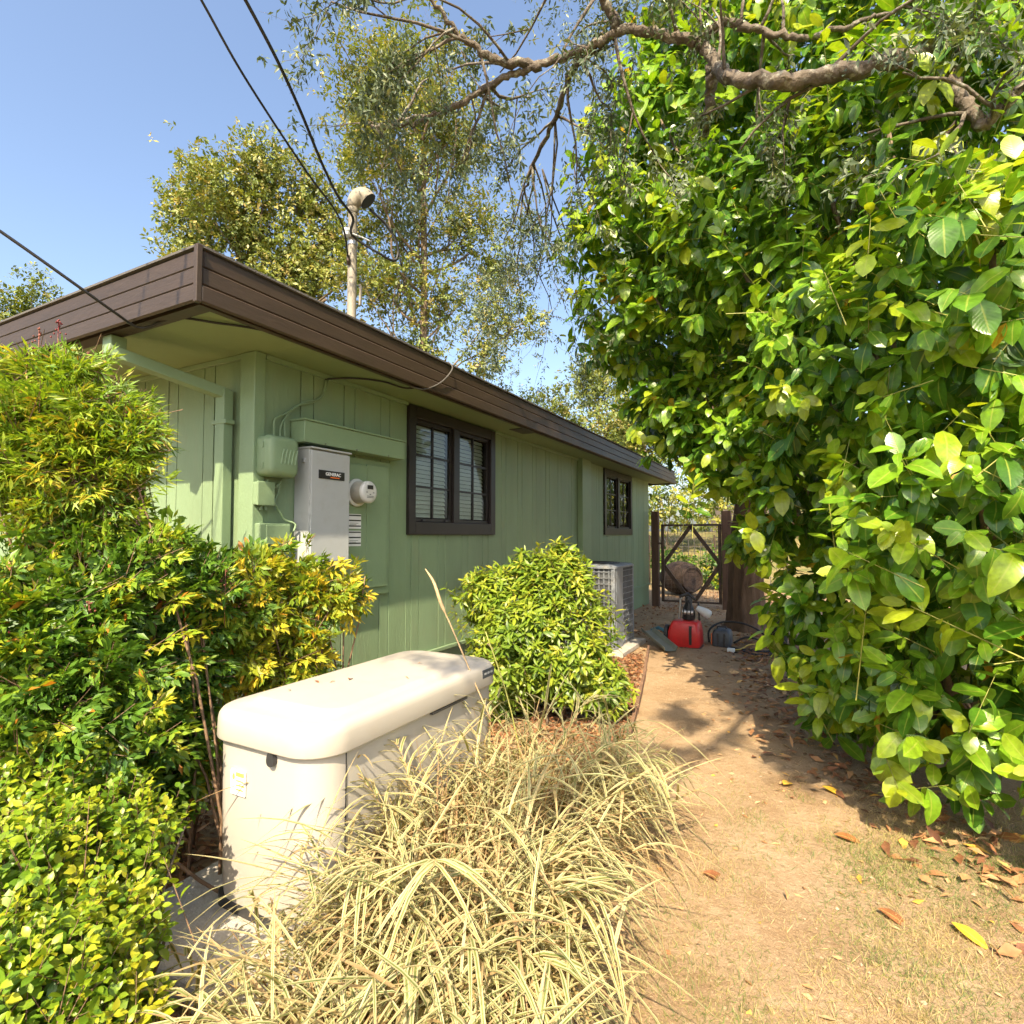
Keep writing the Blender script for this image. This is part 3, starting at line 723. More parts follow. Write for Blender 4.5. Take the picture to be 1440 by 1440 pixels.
# ================================================================== ELECTRICAL GEAR ON THE LONG WALL
tr = thing('wire_trough', 'long horizontal green metal wiring trough above the transfer switch', 'trough', (-2.97, 3.06, 2.19))
box('box_body', 'trim', (WX + .004, -2.90, 2.57, 3.60, 2.112, 2.255), tr, .004)
box('cover_lip', 'trim', (WX + .004, -2.888, 2.562, 3.608, 2.2555, 2.268), tr, .002)
for y in (2.75, 3.05, 3.4): MB().rings([[(-2.90 + dx, y + .006 * math.cos(a * .785), 2.12 + .006 * math.sin(a * .785)) for a in range(8)] for dx in (0, .004)]).build('screw', 'wire', tr)
ts = thing('transfer_switch', 'tall light grey transfer switch cabinet with black name plate', 'cabinet', (-2.96, 2.78, 1.33))
box('cabinet', 'grey', (WX + .004, -2.895, 2.61, 2.962, 1.315, 2.072), ts, .004)
box('door', 'grey', (-2.8945, -2.878, 2.612, 2.960, 1.318, 2.062), ts, .005)
box('rain_lip', 'grey', (WX + .004, -2.868, 2.604, 2.968, 2.0725, 2.084), ts, .002)
pl = box('name_plate', 'ink', (-2.8775, -2.873, 2.672, 2.905, 1.878, 1.936), ts, .001)
text_mesh('lettering', 'GENERAC', .031, 'white', (-2.8725, 2.800, 1.912), pl)
box('underline', 'orange', (-2.8728, -2.8718, 2.775, 2.855, 1.888, 1.895), pl, 0)
box('latch', 'cleanmetal', (-2.955, -2.935, 2.598, 2.6095, 1.98, 2.01), ts, .002)
mp_ = thing('meter_panel', 'green painted meter panel door with paper labels', 'panel', (-3.03, 3.3, 1.04))
box('panel_frame', 'trim', (WX + .004, WX + .030, 3.00, 3.545, 1.03, 2.085), mp_, .003)
box('panel_door', 'trim', (WX + .0305, WX + .052, 3.02, 3.255, 1.09, 2.03), mp_, .004)
box('panel_door', 'trim', (WX + .0305, WX + .048, 3.262, 3.50, 1.09, 2.045), mp_, .004)
for z0, z1 in ((1.415, 1.53), (1.545, 1.655)):
    lb = box('paper_label', 'white', (WX + .0525, WX + .054, 3.065, 3.195, z0, z1), mp_, 0)
    for q in (0.0, .38, .8):
        zz = z1 - .012 - q * (z1 - z0) * .9
        MB().box(WX + .0542, WX + .0548, 3.068, 3.192, max(z0, zz - .004), zz + .006).build('print_bar', 'ink', lb)
    for q in range(3):
        zz = z0 + .018 + q * .011
        MB().box(WX + .0542, WX + .0546, 3.075, 3.075 + .05 + .02 * q, zz, zz + .003).build('print_line', 'slate', lb)
em = thing('electric_meter', 'round pale grey electric meter with dark display', 'meter', (WX + .06, 3.15, 1.815))
def lathe_x(prof, cy, cz, n=28): return [[(x, cy + r * math.cos(2 * math.pi * j / n), cz + r * math.sin(2 * math.pi * j / n)) for j in range(n)] for x, r in prof]
MB().rings(lathe_x([(WX + .0525, .104), (WX + .072, .104), (WX + .076, .096), (WX + .076, .08)], 3.135, 1.815)).build('ring', 'meter', em, smooth=True)
MB().rings(lathe_x([(WX + .0765, .084), (WX + .13, .080), (WX + .165, .078)], 3.135, 1.815)).build('body', surf('grey_meter_body', (.33, .32, .27), .4, .1, 8), em, smooth=True)
fc = MB().rings(lathe_x([(WX + .1655, .082), (WX + .185, .082), (WX + .195, .074), (WX + .197, .05)], 3.135, 1.815)).build('face', 'meter', em, smooth=True)
box('display', 'ink', (WX + .1972, WX + .199, 3.105, 3.165, 1.835, 1.865), fc, 0)
for q in (1.772, 1.782): box('print_line', 'slate', (WX + .1972, WX + .1982, 3.10, 3.17, q, q + .004), fc, 0)
for yy, zz in ((3.10, 1.81), (3.17, 1.808), (3.135, 1.795)): box('print_mark', 'slate', (WX + .1972, WX + .1982, yy - .008, yy + .008, zz, zz + .006), fc, 0)
tb = thing('telephone_box', 'rounded green plastic telephone box with embossed cover and hinges', 'utility box', (-2.97, 2.42, 1.86))
def ybox(cx0, cx1, y0, y1, z0, z1, r, insets):
    cy, cz, hy, hz = (y0 + y1) / 2, (z0 + z1) / 2, (y1 - y0) / 2, (z1 - z0) / 2
    rg = []
    for fx, ins in insets:
        rg.append([(cx0 + (cx1 - cx0) * fx, p[0], p[1]) for p in rrect(cy, cz, hy - ins, hz - ins, max(r - ins * .4, .01), 0)])
    return MB().rings(rg)
ybox(WX + .004, -2.965, 2.305, 2.53, 1.868, 2.118, .03, [(0, 0), (1, 0)]).build('back_half', 'trim', tb, smooth=True)
cv = ybox(-2.963, -2.892, 2.300, 2.535, 1.862, 2.124, .045, [(0, 0), (.25, 0), (.7, .006), (.9, .018), (1, .038)]).build('cover', 'trim', tb, smooth=True)
for k in range(5):
    MB().tube([(-2.8925, 2.405 + .026 * k - .02 + .02 * t, 1.945 + .09 * t + .012 * math.sin(3 * t)) for t in np.linspace(0, 1, 6)], .006, 6).build('embossed_rib', 'trim', cv, smooth=True)
for z in (1.91, 2.04): MB().tube([(-2.955, 2.2975, z), (-2.955, 2.2975, z + .035)], .007, 6).build('hinge', 'trim', tb)
MB().tube([(-2.955, 2.537, 1.985), (-2.955, 2.556, 1.985)], .012, 8).build('latch', 'cleanmetal', tb)
MB().tube([(-3.0, 2.42 + .05 * math.cos(a), 1.85 + .045 * math.sin(a)) for a in np.linspace(3.2, 6.2, 10)], .009, 6).build('cable_loop', 'trim', tb, smooth=True)
jb = thing('junction_box', 'small upright green junction box just below the telephone box', 'junction box', (-3.0, 2.34, 1.68))
box('case', 'trim', (WX + .004, -2.985, 2.285, 2.405, 1.685, 1.828), jb, .006)
box('lid', 'trim', (-2.9845, -2.972, 2.282, 2.408, 1.681, 1.832), jb, .005)
for y in (2.33, 2.365): MB().tube([(-3.005, y, 1.686), (-3.005, y, 1.655)], .011, 8).build('cable_gland', 'trim', jb)
jb = thing('junction_box', 'wide green junction box low on the wall beside the corner', 'junction box', (-3.0, 2.43, 1.43))
box('case', 'trim', (WX + .004, -2.975, 2.30, 2.535, 1.425, 1.572), jb, .008)
box('lid', 'trim', (-2.9745, -2.966, 2.345, 2.525, 1.437, 1.560), jb, .004)
def cable(name, label, pts, r, mat, n=6, cat='cable', group=None, sub=5):
    return tag(MB().tube(spline(pts, sub), r, n).build(name, mat, None, smooth='all'), label, cat, group)
cable('phone_cable', 'green painted cable dropping from soffit to left of trough', [(-3.02, 2.86, 2.60), (-3.03, 2.84, 2.50), (-3.025, 2.76, 2.43), (-3.02, 2.60, 2.36), (-3.02, 2.52, 2.28), (-3.0, 2.50, 2.12)], .007, 'trim')
cable('phone_cable', 'green painted cable looping into top of telephone box', [(-3.02, 2.88, 2.61), (-3.015, 2.82, 2.47), (-3.02, 2.66, 2.40), (-3.02, 2.545, 2.30), (-3.0, 2.465, 2.20), (-3.0, 2.46, 2.115)], .006, 'trim')
cable('phone_cable', 'leftmost green painted cable at top of telephone box', [(-3.015, 2.62, 2.37), (-3.01, 2.50, 2.29), (-3.0, 2.42, 2.24), (-3.0, 2.415, 2.115)], .006, 'trim')
cable('phone_cable', 'thin pale cable hanging between the two junction boxes', [(-3.0, 2.47, 1.86), (-3.01, 2.46, 1.76), (-3.0, 2.43, 1.71), (-2.995, 2.47, 1.64), (-2.995, 2.50, 1.60), (-2.96, 2.56, 1.565), (-2.96, 2.545, 1.52)], .007, 'trim')
cable('soffit_cable', 'thin dark cable stapled along the soffit above the trough', [(-3.03, 2.86, 2.615), (-2.9, 3.0, 2.638), (-2.76, 3.2, 2.638), (-2.68, 3.33, 2.615), (-2.66, 3.4, 2.63)], .007, 'black')
cable('roof_cable', 'pale grey cable looped down over the long brown fascia', [(-2.60, 3.78, 2.93), (-2.545, 3.76, 2.88), (-2.535, 3.66, 2.76), (-2.55, 3.52, 2.66), (-2.575, 3.40, 2.61), (-2.62, 3.30, 2.615)], .006, 'wire')

# service mast
ms = thing('service_mast', 'weathered metal service mast with hooded weatherhead on the roof', 'mast', (-3.2, 3.29, 2.9))
MB().tube([(-3.2, 3.29, 2.66), (-3.2, 3.29, 4.16)], .036, 14).build('pole', 'pole', ms, smooth=True)
MB().rings(lathe_z([(.16, 2.93), (.15, 2.99), (.07, 3.04), (.046, 3.10)], -3.2, 3.29)).build('roof_flashing', 'roof', ms, smooth=True)
# weatherhead: a hood leaning forward over a dark mouth
hd = MB(); rg = []
hdv = Vector((.80, .55, 0)).normalized(); sd = Vector((-hdv.y, hdv.x, 0)); c0 = Vector((-3.2, 3.29, 4.14))
for t in np.linspace(0, 1, 9):
    a = t * R(138); cc = c0 + hdv * (.070 * (1 - math.cos(a))) + Vector((0, 0, .10 * math.sin(a))) ; rr_ = .044 + .032 * math.sin(t * math.pi * .62)
    dx = hdv * math.sin(a) + Vector((0, 0, math.cos(a))); vv = dx.cross(sd).normalized()
    rg.append([tuple(cc + sd * (rr_ * math.cos(q)) + vv * (rr_ * math.sin(q))) for q in np.linspace(0, 2 * math.pi, 16, endpoint=False)])
hd.rings(rg, True, False).build('weatherhead', 'pole', ms, smooth='all')
MB().rings([[tuple(Vector(p) * .92 + Vector(c) * .08) for p, c in zip(rg[-1], [sum((Vector(q) for q in rg[-1]), Vector()) / 16] * 16)], [tuple(Vector(p) * .9 + Vector(c) * .1 + (rg and (Vector(rg[-2][0]) - Vector(rg[-1][0])) * .3)) for p, c in zip(rg[-1], [sum((Vector(q) for q in rg[-1]), Vector()) / 16] * 16)]]).build('mouth', 'black', ms)
MB().rings(lathe_z([(.040, 4.10), (.043, 4.11), (.043, 4.14), (.040, 4.15)], -3.2, 3.29)).build('collar', 'pole', ms, smooth=True)
MB().rings(lathe_z([(.037, 3.83), (.041, 3.832), (.041, 3.86), (.037, 3.862)], -3.2, 3.29)).build('clamp', 'cleanmetal', ms, smooth=True)
ins = MB().rings(lathe_z([(.012, 3.88), (.03, 3.885), (.034, 3.90), (.022, 3.91), (.034, 3.92), (.03, 3.94), (.012, 3.945)], -3.2 + .0, 3.23)).build('insulator', 'bottle', ms, smooth=True)
MB().tube([(-3.2, 3.25, 3.66), (-3.185, 3.232, 3.68), (-3.185, 3.232, 3.72)], .014, 8).build('eye_bolt', 'steelrust', ms)
MB().tube([(-3.16, 3.33, 3.52), (-3.15, 3.34, 3.50), (-3.155, 3.335, 3.35)], .012, 8).build('conduit_clip', 'pole', ms)
def back(pt, nxt, far, rise):
    d = (Vector(pt) - Vector(nxt)); d.z = 0; d.normalize(); e = Vector(pt) + d * far; e.z += rise; return tuple(e)
p = PT['drop1']; cable('service_cable', 'thin black service wire sloping down to the mast', [back(p[0], p[1], 9, 1.5), back(p[0], p[1], 4, .5)] + p + [(-3.19, 3.235, 3.70)], .0075, 'black')
p = PT['drop2']; cable('service_cable', 'thicker twisted black service cable reaching the mast below the weatherhead', [back(p[0], p[1], 9, 1.6), back(p[0], p[1], 4, .55)] + p + [(-3.17, 3.25, 3.90), (-3.05, 3.42, 3.80), (-2.98, 3.56, 3.78), (-2.97, 3.58, 3.88), (-3.02, 3.50, 4.05), (-3.11, 3.39, 4.16)], .0105, 'black')
cable('service_cable', 'short drip loop wire hanging from the weatherhead mouth', [(-3.11, 3.38, 4.15), (-3.03, 3.47, 4.08), (-2.97, 3.55, 3.93), (-2.95, 3.60, 3.74)], .0075, 'black')
cable('tie_wire', 'pale tie wire strung across the mast', [(-3.165, 3.24, 3.90), (-3.13, 3.30, 3.895), (-3.08, 3.37, 3.875)], .006, 'bottle')
p = PT['phone']; cable('phone_line', 'black phone line sloping to the front roof edge and along the soffit', [back(p[0], p[1], 9, 2.2), back(p[0], p[1], 4, .8)] + p + [(-2.90, 1.72, 2.638), (-2.78, 1.86, 2.636), (-2.70, 1.98, 2.64), (-2.62, 2.12, 2.638)], .0075, 'black')
# ================================================================== GENERATOR
GX0, GX1, GY0, GY1 = -2.075, -1.475, 1.385, 2.64
gcx, gcy, ghx, ghy = (GX0 + GX1) / 2, (GY0 + GY1) / 2, (GX1 - GX0) / 2, (GY1 - GY0) / 2
pad = MB(); pad.box(-2.30, -1.30, 1.12, 2.85, .0, .085)
tag(pad.build('concrete_pad', 'concrete', None, .015), 'low grey concrete pad under the beige generator', 'concrete pad')
gn = thing('generator', 'beige standby generator with rounded lid standing on a concrete pad', 'generator', (gcx, gcy, .085))
MB().rings([rrect(gcx, gcy, ghx - .02, ghy - .02, .06, z) for z in (.086, .13)]).build('base', 'darkplastic', gn, smooth=True)
MB().rings([rrect(gcx, gcy, ghx - .012 + i, ghy - .012 + i, .125, z, 10) for z, i in ((.1305, -.004), (.16, 0), (.45, .004), (.74, .006))]).build('body', 'gen', gn, smooth=True)
rim = [(.724, .008), (.727, .016), (.732, .018), (.795, .015), (.813, .011), (.825, .002), (.832, -.012), (.836, -.034)]
lid = MB().rings([rrect(gcx, gcy, ghx + i, ghy + i, .135 + i, z, 12) for z, i in rim] + [rrect(gcx, gcy + .02, ghx - .06, ghy - .10, .08, .8395, 12), rrect(gcx, gcy + .02, ghx - .072, ghy - .118, .075, .850, 12), rrect(gcx, gcy + .02, ghx - .085, ghy - .135, .07, .8515, 12), rrect(gcx, gcy + .02, ghx - .2, ghy - .35, .06, .856, 12)]).build('lid', 'genlid', gn, smooth='all')
box('badge', 'slate', (GX1 + .013, GX1 + .0175, 2.44, 2.555, .772, .815), lid, .003)
for q in range(3): MB().box(GX1 + .0176, GX1 + .0184, 2.455 + .03 * q, 2.475 + .03 * q, .789, .799).build('badge_mark', 'grey', lid)
lk = MB().rings([[(gcx + .075 + .019 * math.cos(a), GY0 - dy, .70 + .028 * math.sin(a) - .004 * math.cos(2 * a)) for a in np.linspace(0, 2 * math.pi, 16, endpoint=False)] for dy in (-.01, .006, .012)]).build('lock', 'darkplastic', gn, smooth=True)
# side seams and access panel lines
MB().box(GX1 - .02, GX1 - .0035, GY0 + .135, GY0 + .138, .14, .722).build('panel_seam', 'darkplastic', gn)
st = MB().box(-1.925, -1.845, GY0 - .0005, GY0 + .004, .535, .625).build('warning_sticker', 'white', gn)
MB().box(-1.895, -1.85, GY0 - .0015, GY0 + .001, .603, .618).build('sticker_print', 'yellow', st)
for q in range(3): MB().box(-1.893 , -1.853 + .006 * (q % 2), GY0 - .0015, GY0 + .001, .585 - q * .016, .59 - q * .016).build('sticker_print', 'yellow', st)
MB().rings([[(-1.908 + .007 * math.cos(a), GY0 - .0018 + dy, .60 + .012 * math.sin(a)) for a in np.linspace(0, 6.283, 8, endpoint=False)] for dy in (0, .002)]).build('sticker_print', 'yellow', st)
# handle recess strip on the long side
box('recess_strip', 'darkplastic', (GX1 - .004, GX1 + .0155, 2.02, 2.30, .712, .7235), gn, .001)

# ================================================================== AIR CONDITIONER
ac = thing('air_conditioner', 'blue grey outdoor air conditioning unit against the green wall', 'air conditioner', (-2.5, 7.2, .05))
AX0, AX1, AY0, AY1, AZ0, AZ1 = -2.94, -2.13, 6.76, 7.62, .07, 1.10
tag(box('concrete_pad', 'concrete', (-3.0, -2.0, 6.65, 7.75, 0.0, .065), None, .01), 'small square concrete pad under the air conditioner', 'concrete pad')
box('coil', 'coil', (AX0 + .03, AX1 - .03, AY0 + .03, AY1 - .03, AZ0, AZ1 - .03), ac)
for xx in (AX0, AX1 - .05):
    for yy in (AY0, AY1 - .05): box('corner_panel', 'acgrey', (xx, xx + .05, yy, yy + .05, AZ0, AZ1 - .028), ac, .006)
gr = MB()
for k in range(13):
    z = AZ0 + .05 + k * .076
    gr.bar((AX0 + .05, AY0 + .006, z), (AX1 - .05, AY0 + .006, z), .007, .007); gr.bar((AX1 - .006, AY0 + .05, z), (AX1 - .006, AY1 - .05, z), .007, .007)
for k in range(11):
    x = AX0 + .08 + k * .065; gr.bar((x, AY0 + .014, AZ0), (x, AY0 + .014, AZ1 - .03), .012, .004)
    y = AY0 + .09 + k * .066; gr.bar((AX1 - .014, y, AZ0), (AX1 - .014, y, AZ1 - .03), .012, .004)
gr.build('wire_grille', 'acgrey', ac, kind='stuff')
box('service_panel', 'acgrey', (AX1 - .004, AX1 + .004, AY0 + .055, AY0 + .34, AZ0, AZ1 - .03), ac, .003)
MB().rings([rrect((AX0 + AX1) / 2, (AY0 + AY1) / 2, (AX1 - AX0) / 2 + i, (AY1 - AY0) / 2 + i, .05, z) for z, i in ((AZ1 - .027, .012), (AZ1 - .004, .012), (AZ1 + .012, -.02), (AZ1 + .02, -.08))]).build('top_cover', 'acgrey', ac, smooth=True)
tg = MB()
for r_ in np.arange(.08, .36, .035): tg.tube([((AX0 + AX1) / 2 + r_ * math.cos(a), (AY0 + AY1) / 2 + r_ * math.sin(a), AZ1 + .028) for a in np.linspace(0, 6.283, 25)], .004, 4, False)
tg.build('fan_guard', 'darkplastic', ac, kind='stuff')

# ================================================================== GATE AT THE END OF THE PATH
gt = thing('garden_gate', 'rusty framed garden gate with diamond braces and wire mesh', 'gate', (-2.1, 11.9, 0))
yg = 11.9
for p, q, wd in (((-2.70, .12), (-2.70, 1.70), .06), ((-1.56, .12), (-1.56, 1.70), .06), ((-2.73, 1.70), (-1.53, 1.70), .05), ((-2.73, .12), (-1.53, .12), .05)):
    MB().bar((p[0], yg, p[1]), (q[0], yg, q[1]), wd, .04).build('frame_rail', 'steelrust', gt, .004)
for p, q in (((-2.13, 1.68), (-2.69, .88)), ((-2.13, 1.68), (-1.57, .92)), ((-2.69, .86), (-2.16, .14)), ((-1.57, .88), (-2.06, .14))):
    MB().bar((p[0], yg + .03, p[1]), (q[0], yg + .03, q[1]), .03, .075).build('brace', 'steelrust', gt, .003)
wm = MB()
for k in range(17): x = -2.68 + k * .07; wm.bar((x, yg + .055, .14), (x, yg + .055, 1.68), .004, .004)
for k in range(20): z = .16 + k * .08; wm.bar((-2.69, yg + .062, z), (-1.57, yg + .062, z), .004, .004)
wm.build('wire_mesh', 'wire', gt, kind='stuff')
box('hinge', 'steelrust', (-2.80, -2.715, yg - .035, yg - .022, 1.3, 1.34), gt, .002); box('hinge', 'steelrust', (-2.80, -2.715, yg - .035, yg - .022, .4, .44), gt, .002)
tag(box('gate_post', 'wood', (-2.93, -2.78, 11.85, 11.98, -.05, 2.0), None, .008), 'reddish wooden gate post next to the green wall', 'post', 'gate posts')
tag(box('gate_post', 'wood', (-1.52, -1.34, 11.85, 12.0, -.05, 1.98), None, .008), 'wooden gate post beside the thick tree trunk', 'post', 'gate posts')
tag(box('fence_post', 'wood', (-1.16, -1.04, 11.92, 12.04, -.05, 1.85), None, .008), 'plain wooden fence post right of the gate, behind leaves', 'post')
tag(MB().bar((-1.34, 11.98, 1.7), (1.6, 12.02, 1.7), .05, .09).build('fence_rail', 'wood', None, .004), 'horizontal wooden fence rail running right from the gate', 'rail')

# ================================================================== THINGS LEFT ON THE PATH
rm = thing('drain_machine', 'red drain cleaning machine with black motor and milky bottle on top', 'machine', (-1.48, 7.7, 0))
rb = MB(); cx_, cy_ = -1.47, 7.75
rb.rings([rrect(cx_ + dx, cy_, hx, hy, .05, z) for z, hx, hy, dx in ((.02, .20, .15, 0), (.06, .215, .165, 0), (.20, .21, .165, 0), (.30, .185, .15, .01), (.345, .17, .135, .015), (.355, .15, .115, .015))]).build('housing', 'red', rm, smooth=True)
box('slot', 'ink', (-1.395, -1.36, 7.578, 7.60, .06, .30), rm, .003)
box('base_plate', 'darkplastic', (-1.69, -1.25, 7.60, 7.9, .0, .022), rm, .004)
MB().tube([(-1.72, 7.68, .17), (-1.67, 7.68, .17)], .12, 18).build('wheel', 'black', rm, .01)
MB().tube([(-1.56, 7.82, .35), (-1.54, 7.82, .62), (-1.52, 7.83, .66)], .016, 8).build('handle_post', 'cleanmetal', rm, smooth=True)
MB().tube([(-1.30, 7.83, .35), (-1.31, 7.83, .6)], .014, 8).build('handle_post', 'darkplastic', rm, smooth=True)
MB().rings(lathe_z([(.075, .36), (.085, .40), (.085, .47), (.06, .52), (.045, .56), (.05, .62), (.03, .67)], -1.43, 7.80, 14)).build('motor', 'darkplastic', rm, smooth=True)
MB().tube([(-1.50, 7.74, .46), (-1.36, 7.74, .46)], .035, 10).build('motor_cap', 'cleanmetal', rm, smooth=True)
MB().tube([(-1.55, 7.80, .66), (-1.44, 7.80, .70), (-1.34, 7.80, .63)], .02, 8).build('top_handle', 'darkplastic', rm, smooth=True)
for k in range(3): MB().tube([(-1.49 + .05 * k, 7.70, .38), (-1.48 + .045 * k, 7.71, .52 + .03 * k), (-1.44, 7.77, .62)], .008, 6).build('hose', 'black', rm, smooth=True)
MB().rings([[tuple(Vector((-1.28, 7.80, .50)) + Vector((.85, .1, -.5)).normalized() * t + Vector((.5, 0, .85)).normalized() * (r_ * math.cos(a)) + Vector((0, 1, 0)) * (r_ * math.sin(a))) for a in np.linspace(0, 6.283, 12, endpoint=False)] for t, r_ in ((-.05, .03), (0, .045), (.07, .06), (.13, .058), (.15, .03))]).build('bottle', 'bottle', rm, smooth=True)
tray = MB()
a_ = Vector((-1.98, 7.72, .17)); b2 = Vector((-1.56, 7.25, .02)); d_ = (b2 - a_).normalized(); u_ = d_.cross(Vector((0, 0, 1))).normalized(); n_ = u_.cross(d_)
for t0, t1 in ((0, 1),):
    prof = [(-.10, .06), (-.075, .0), (.075, .0), (.10, .06), (.09, .06), (.07, .012), (-.07, .012), (-.09, .06)]
    tray.rings([[tuple(p_ + u_ * x + n_ * y) for x, y in prof] for p_ in (a_, b2)])
tag(tray.build('metal_tray', 'trough', None, .003), 'grey green metal tray leaning beside the red machine', 'tray')
hk = thing('hand_tool', 'small dark hand tool with blue grip lying by the air conditioner', 'tool', (-1.85, 7.9, 0))
MB().tube([(-1.98, 8.0, .14), (-1.86, 7.9, .20), (-1.74, 7.85, .16)], .025, 8).build('grip', surf('blue_grip', (.05, .16, .22), .5, .1, 9), hk, smooth=True)
MB().tube([(-1.76, 7.86, .16), (-1.66, 7.84, .10), (-1.64, 7.84, .012)], .018, 8).build('shaft', 'darkplastic', hk, smooth=True)
tbx = thing('tool_case', 'dark blue-grey moulded case with orange side panel', 'case', (-1.03, 7.95, 0))
MB().rings([rrect(-1.035, 8.02, hx, hy, .035, z) for z, hx, hy in ((.0, .105, .12), (.03, .118, .135), (.17, .118, .135), (.22, .10, .12), (.235, .07, .09))]).build('shell', 'slate', tbx, smooth=True)
box('side_panel', 'orange', (-1.165, -1.153, 7.90, 8.12, .03, .18), tbx, .003)
for x in (-1.09, -1.01): MB().box(x, x + .025, 7.878, 7.886, .02, .19).build('rib', 'darkplastic', tbx)
MB().tube([(-1.10, 8.0, .23), (-1.09, 8.0, .265), (-.99, 8.0, .265), (-.98, 8.0, .23)], .012, 8).build('handle', 'darkplastic', tbx, smooth=True)
cable('hose', 'black hose arching over behind the dark case', [(-1.22, 8.1, .02), (-1.23, 8.15, .16), (-1.1, 8.3, .27), (-.85, 8.35, .28), (-.6, 8.3, .20), (-.45, 8.2, .06), (-.42, 8.1, .02)], .014, 'black')
cable('hose', 'black hose lying in a low loop to the right of the case', [(-.9, 8.05, .05), (-.75, 8.1, .13), (-.55, 8.05, .10), (-.42, 7.9, .03), (-.6, 7.75, .02), (-.8, 7.82, .02), (-.92, 7.9, .02)], .013, 'black')
cable('hose', 'thin yellow hose curling along the path', [(-.92, 7.72, .015), (-.8, 7.78, .02), (-.7, 7.95, .06), (-.6, 8.08, .05), (-.45, 8.1, .02)], .010, surf('yellow_hose', (.45, .32, .06), .5, .1, 9))
cable('power_cord', 'thin black power cord coiled on the ground beside the yellow hose', [(-.88, 7.62, .012), (-.7, 7.58, .012), (-.5, 7.66, .012), (-.42, 7.8, .012), (-.58, 7.88, .015), (-.75, 7.7, .02), (-.55, 7.6, .012), (-.35, 7.7, .012)], .009, 'black')
tag(box('plug', 'bottle', (-.93, -.84, 7.60, 7.67, .005, .055), None, .008), 'small white plug lying on the ground by the case', 'plug')
pt = MB(); pt.rings(lathe_z([(.09, 0), (.10, .02), (.115, .36), (.122, .365), (.122, .40), (.11, .40), (.095, .10), (.02, .09)], -.36, 8.35, 20))
tag(pt.build('plant_pot', surf('charcoal_pot', (.03, .032, .034), .6, .1, 6), None, smooth=True), 'tall charcoal pot standing at the foot of the hedge', 'pot')
# wooden edging along the bed
ep = [(-1.02, 3.3), (-1.13, 3.8), (-1.30, 4.7), (-1.50, 5.7), (-1.70, 6.6), (-1.86, 7.35)]
for k in range(len(ep) - 1):
    a, b2 = ep[k], ep[k + 1]
    tag(MB().bar((a[0], a[1] + .012, .022), (b2[0], b2[1] - .012, .022 + random.uniform(-.006, .01)), .028, .075).build('edging_board', 'edging', None, .004), 'weathered brown edging board along the bed, %s from the grass clump' % ('first second third fourth fifth'.split()[k]), 'edging', 'boards edging the bed')

# barrel behind the gate
bl_ = thing('barrel', 'brown wooden barrel lying on its side behind the gate', 'barrel', (-2.75, 14.2, 0))
ax = Vector((.75, -.66, 0)); ay = Vector((.66, .75, 0)); bc = Vector((-2.8, 14.3, .42))
def bring(t, r_, n=24): return [tuple(bc + ax * t + ay * (r_ * math.cos(a)) + Vector((0, 0, r_ * math.sin(a)))) for a in np.linspace(0, 2 * math.pi, n, endpoint=False)]
MB().rings([bring(t, .42 - .12 * (t / .45) ** 2) for t in np.linspace(-.45, .45, 9)] + [bring(.45, .27), bring(.42, .265), bring(.42, .02)]).build('staves', 'barrel', bl_, smooth=True)
for t in (-.4, -.22, .22, .4): MB().rings([bring(t - .022, .423 - .12 * (t / .45) ** 2), bring(t + .022, .423 - .12 * (t / .45) ** 2)], False, False).build('hoop', 'steelrust', bl_)
# far garden wire fence and pale wall
wf = thing('wire_fence', 'low ornamental wire fence behind the gate shrubs', 'fence', (-3, 17.2, 0))
f_ = MB()
for k in range(34):
    x = -6.2 + k * .17; f_.tube([(x, 17.2, .0), (x, 17.2, 1.3), (x + .05, 17.2, 1.42), (x + .12, 17.2, 1.42), (x + .17, 17.2, 1.3)], .009, 4)
for z in (.3, .8, 1.15): f_.bar((-6.2, 17.2, z), (-.4, 17.2, z), .014, .014)
f_.build('wires', 'wire', wf, kind='stuff')
for x in (-6.2, -4.3, -2.4, -.5): MB().tube([(x, 17.2, -.05), (x, 17.2, 1.5)], .025, 8).build('post', 'steelrust', wf)
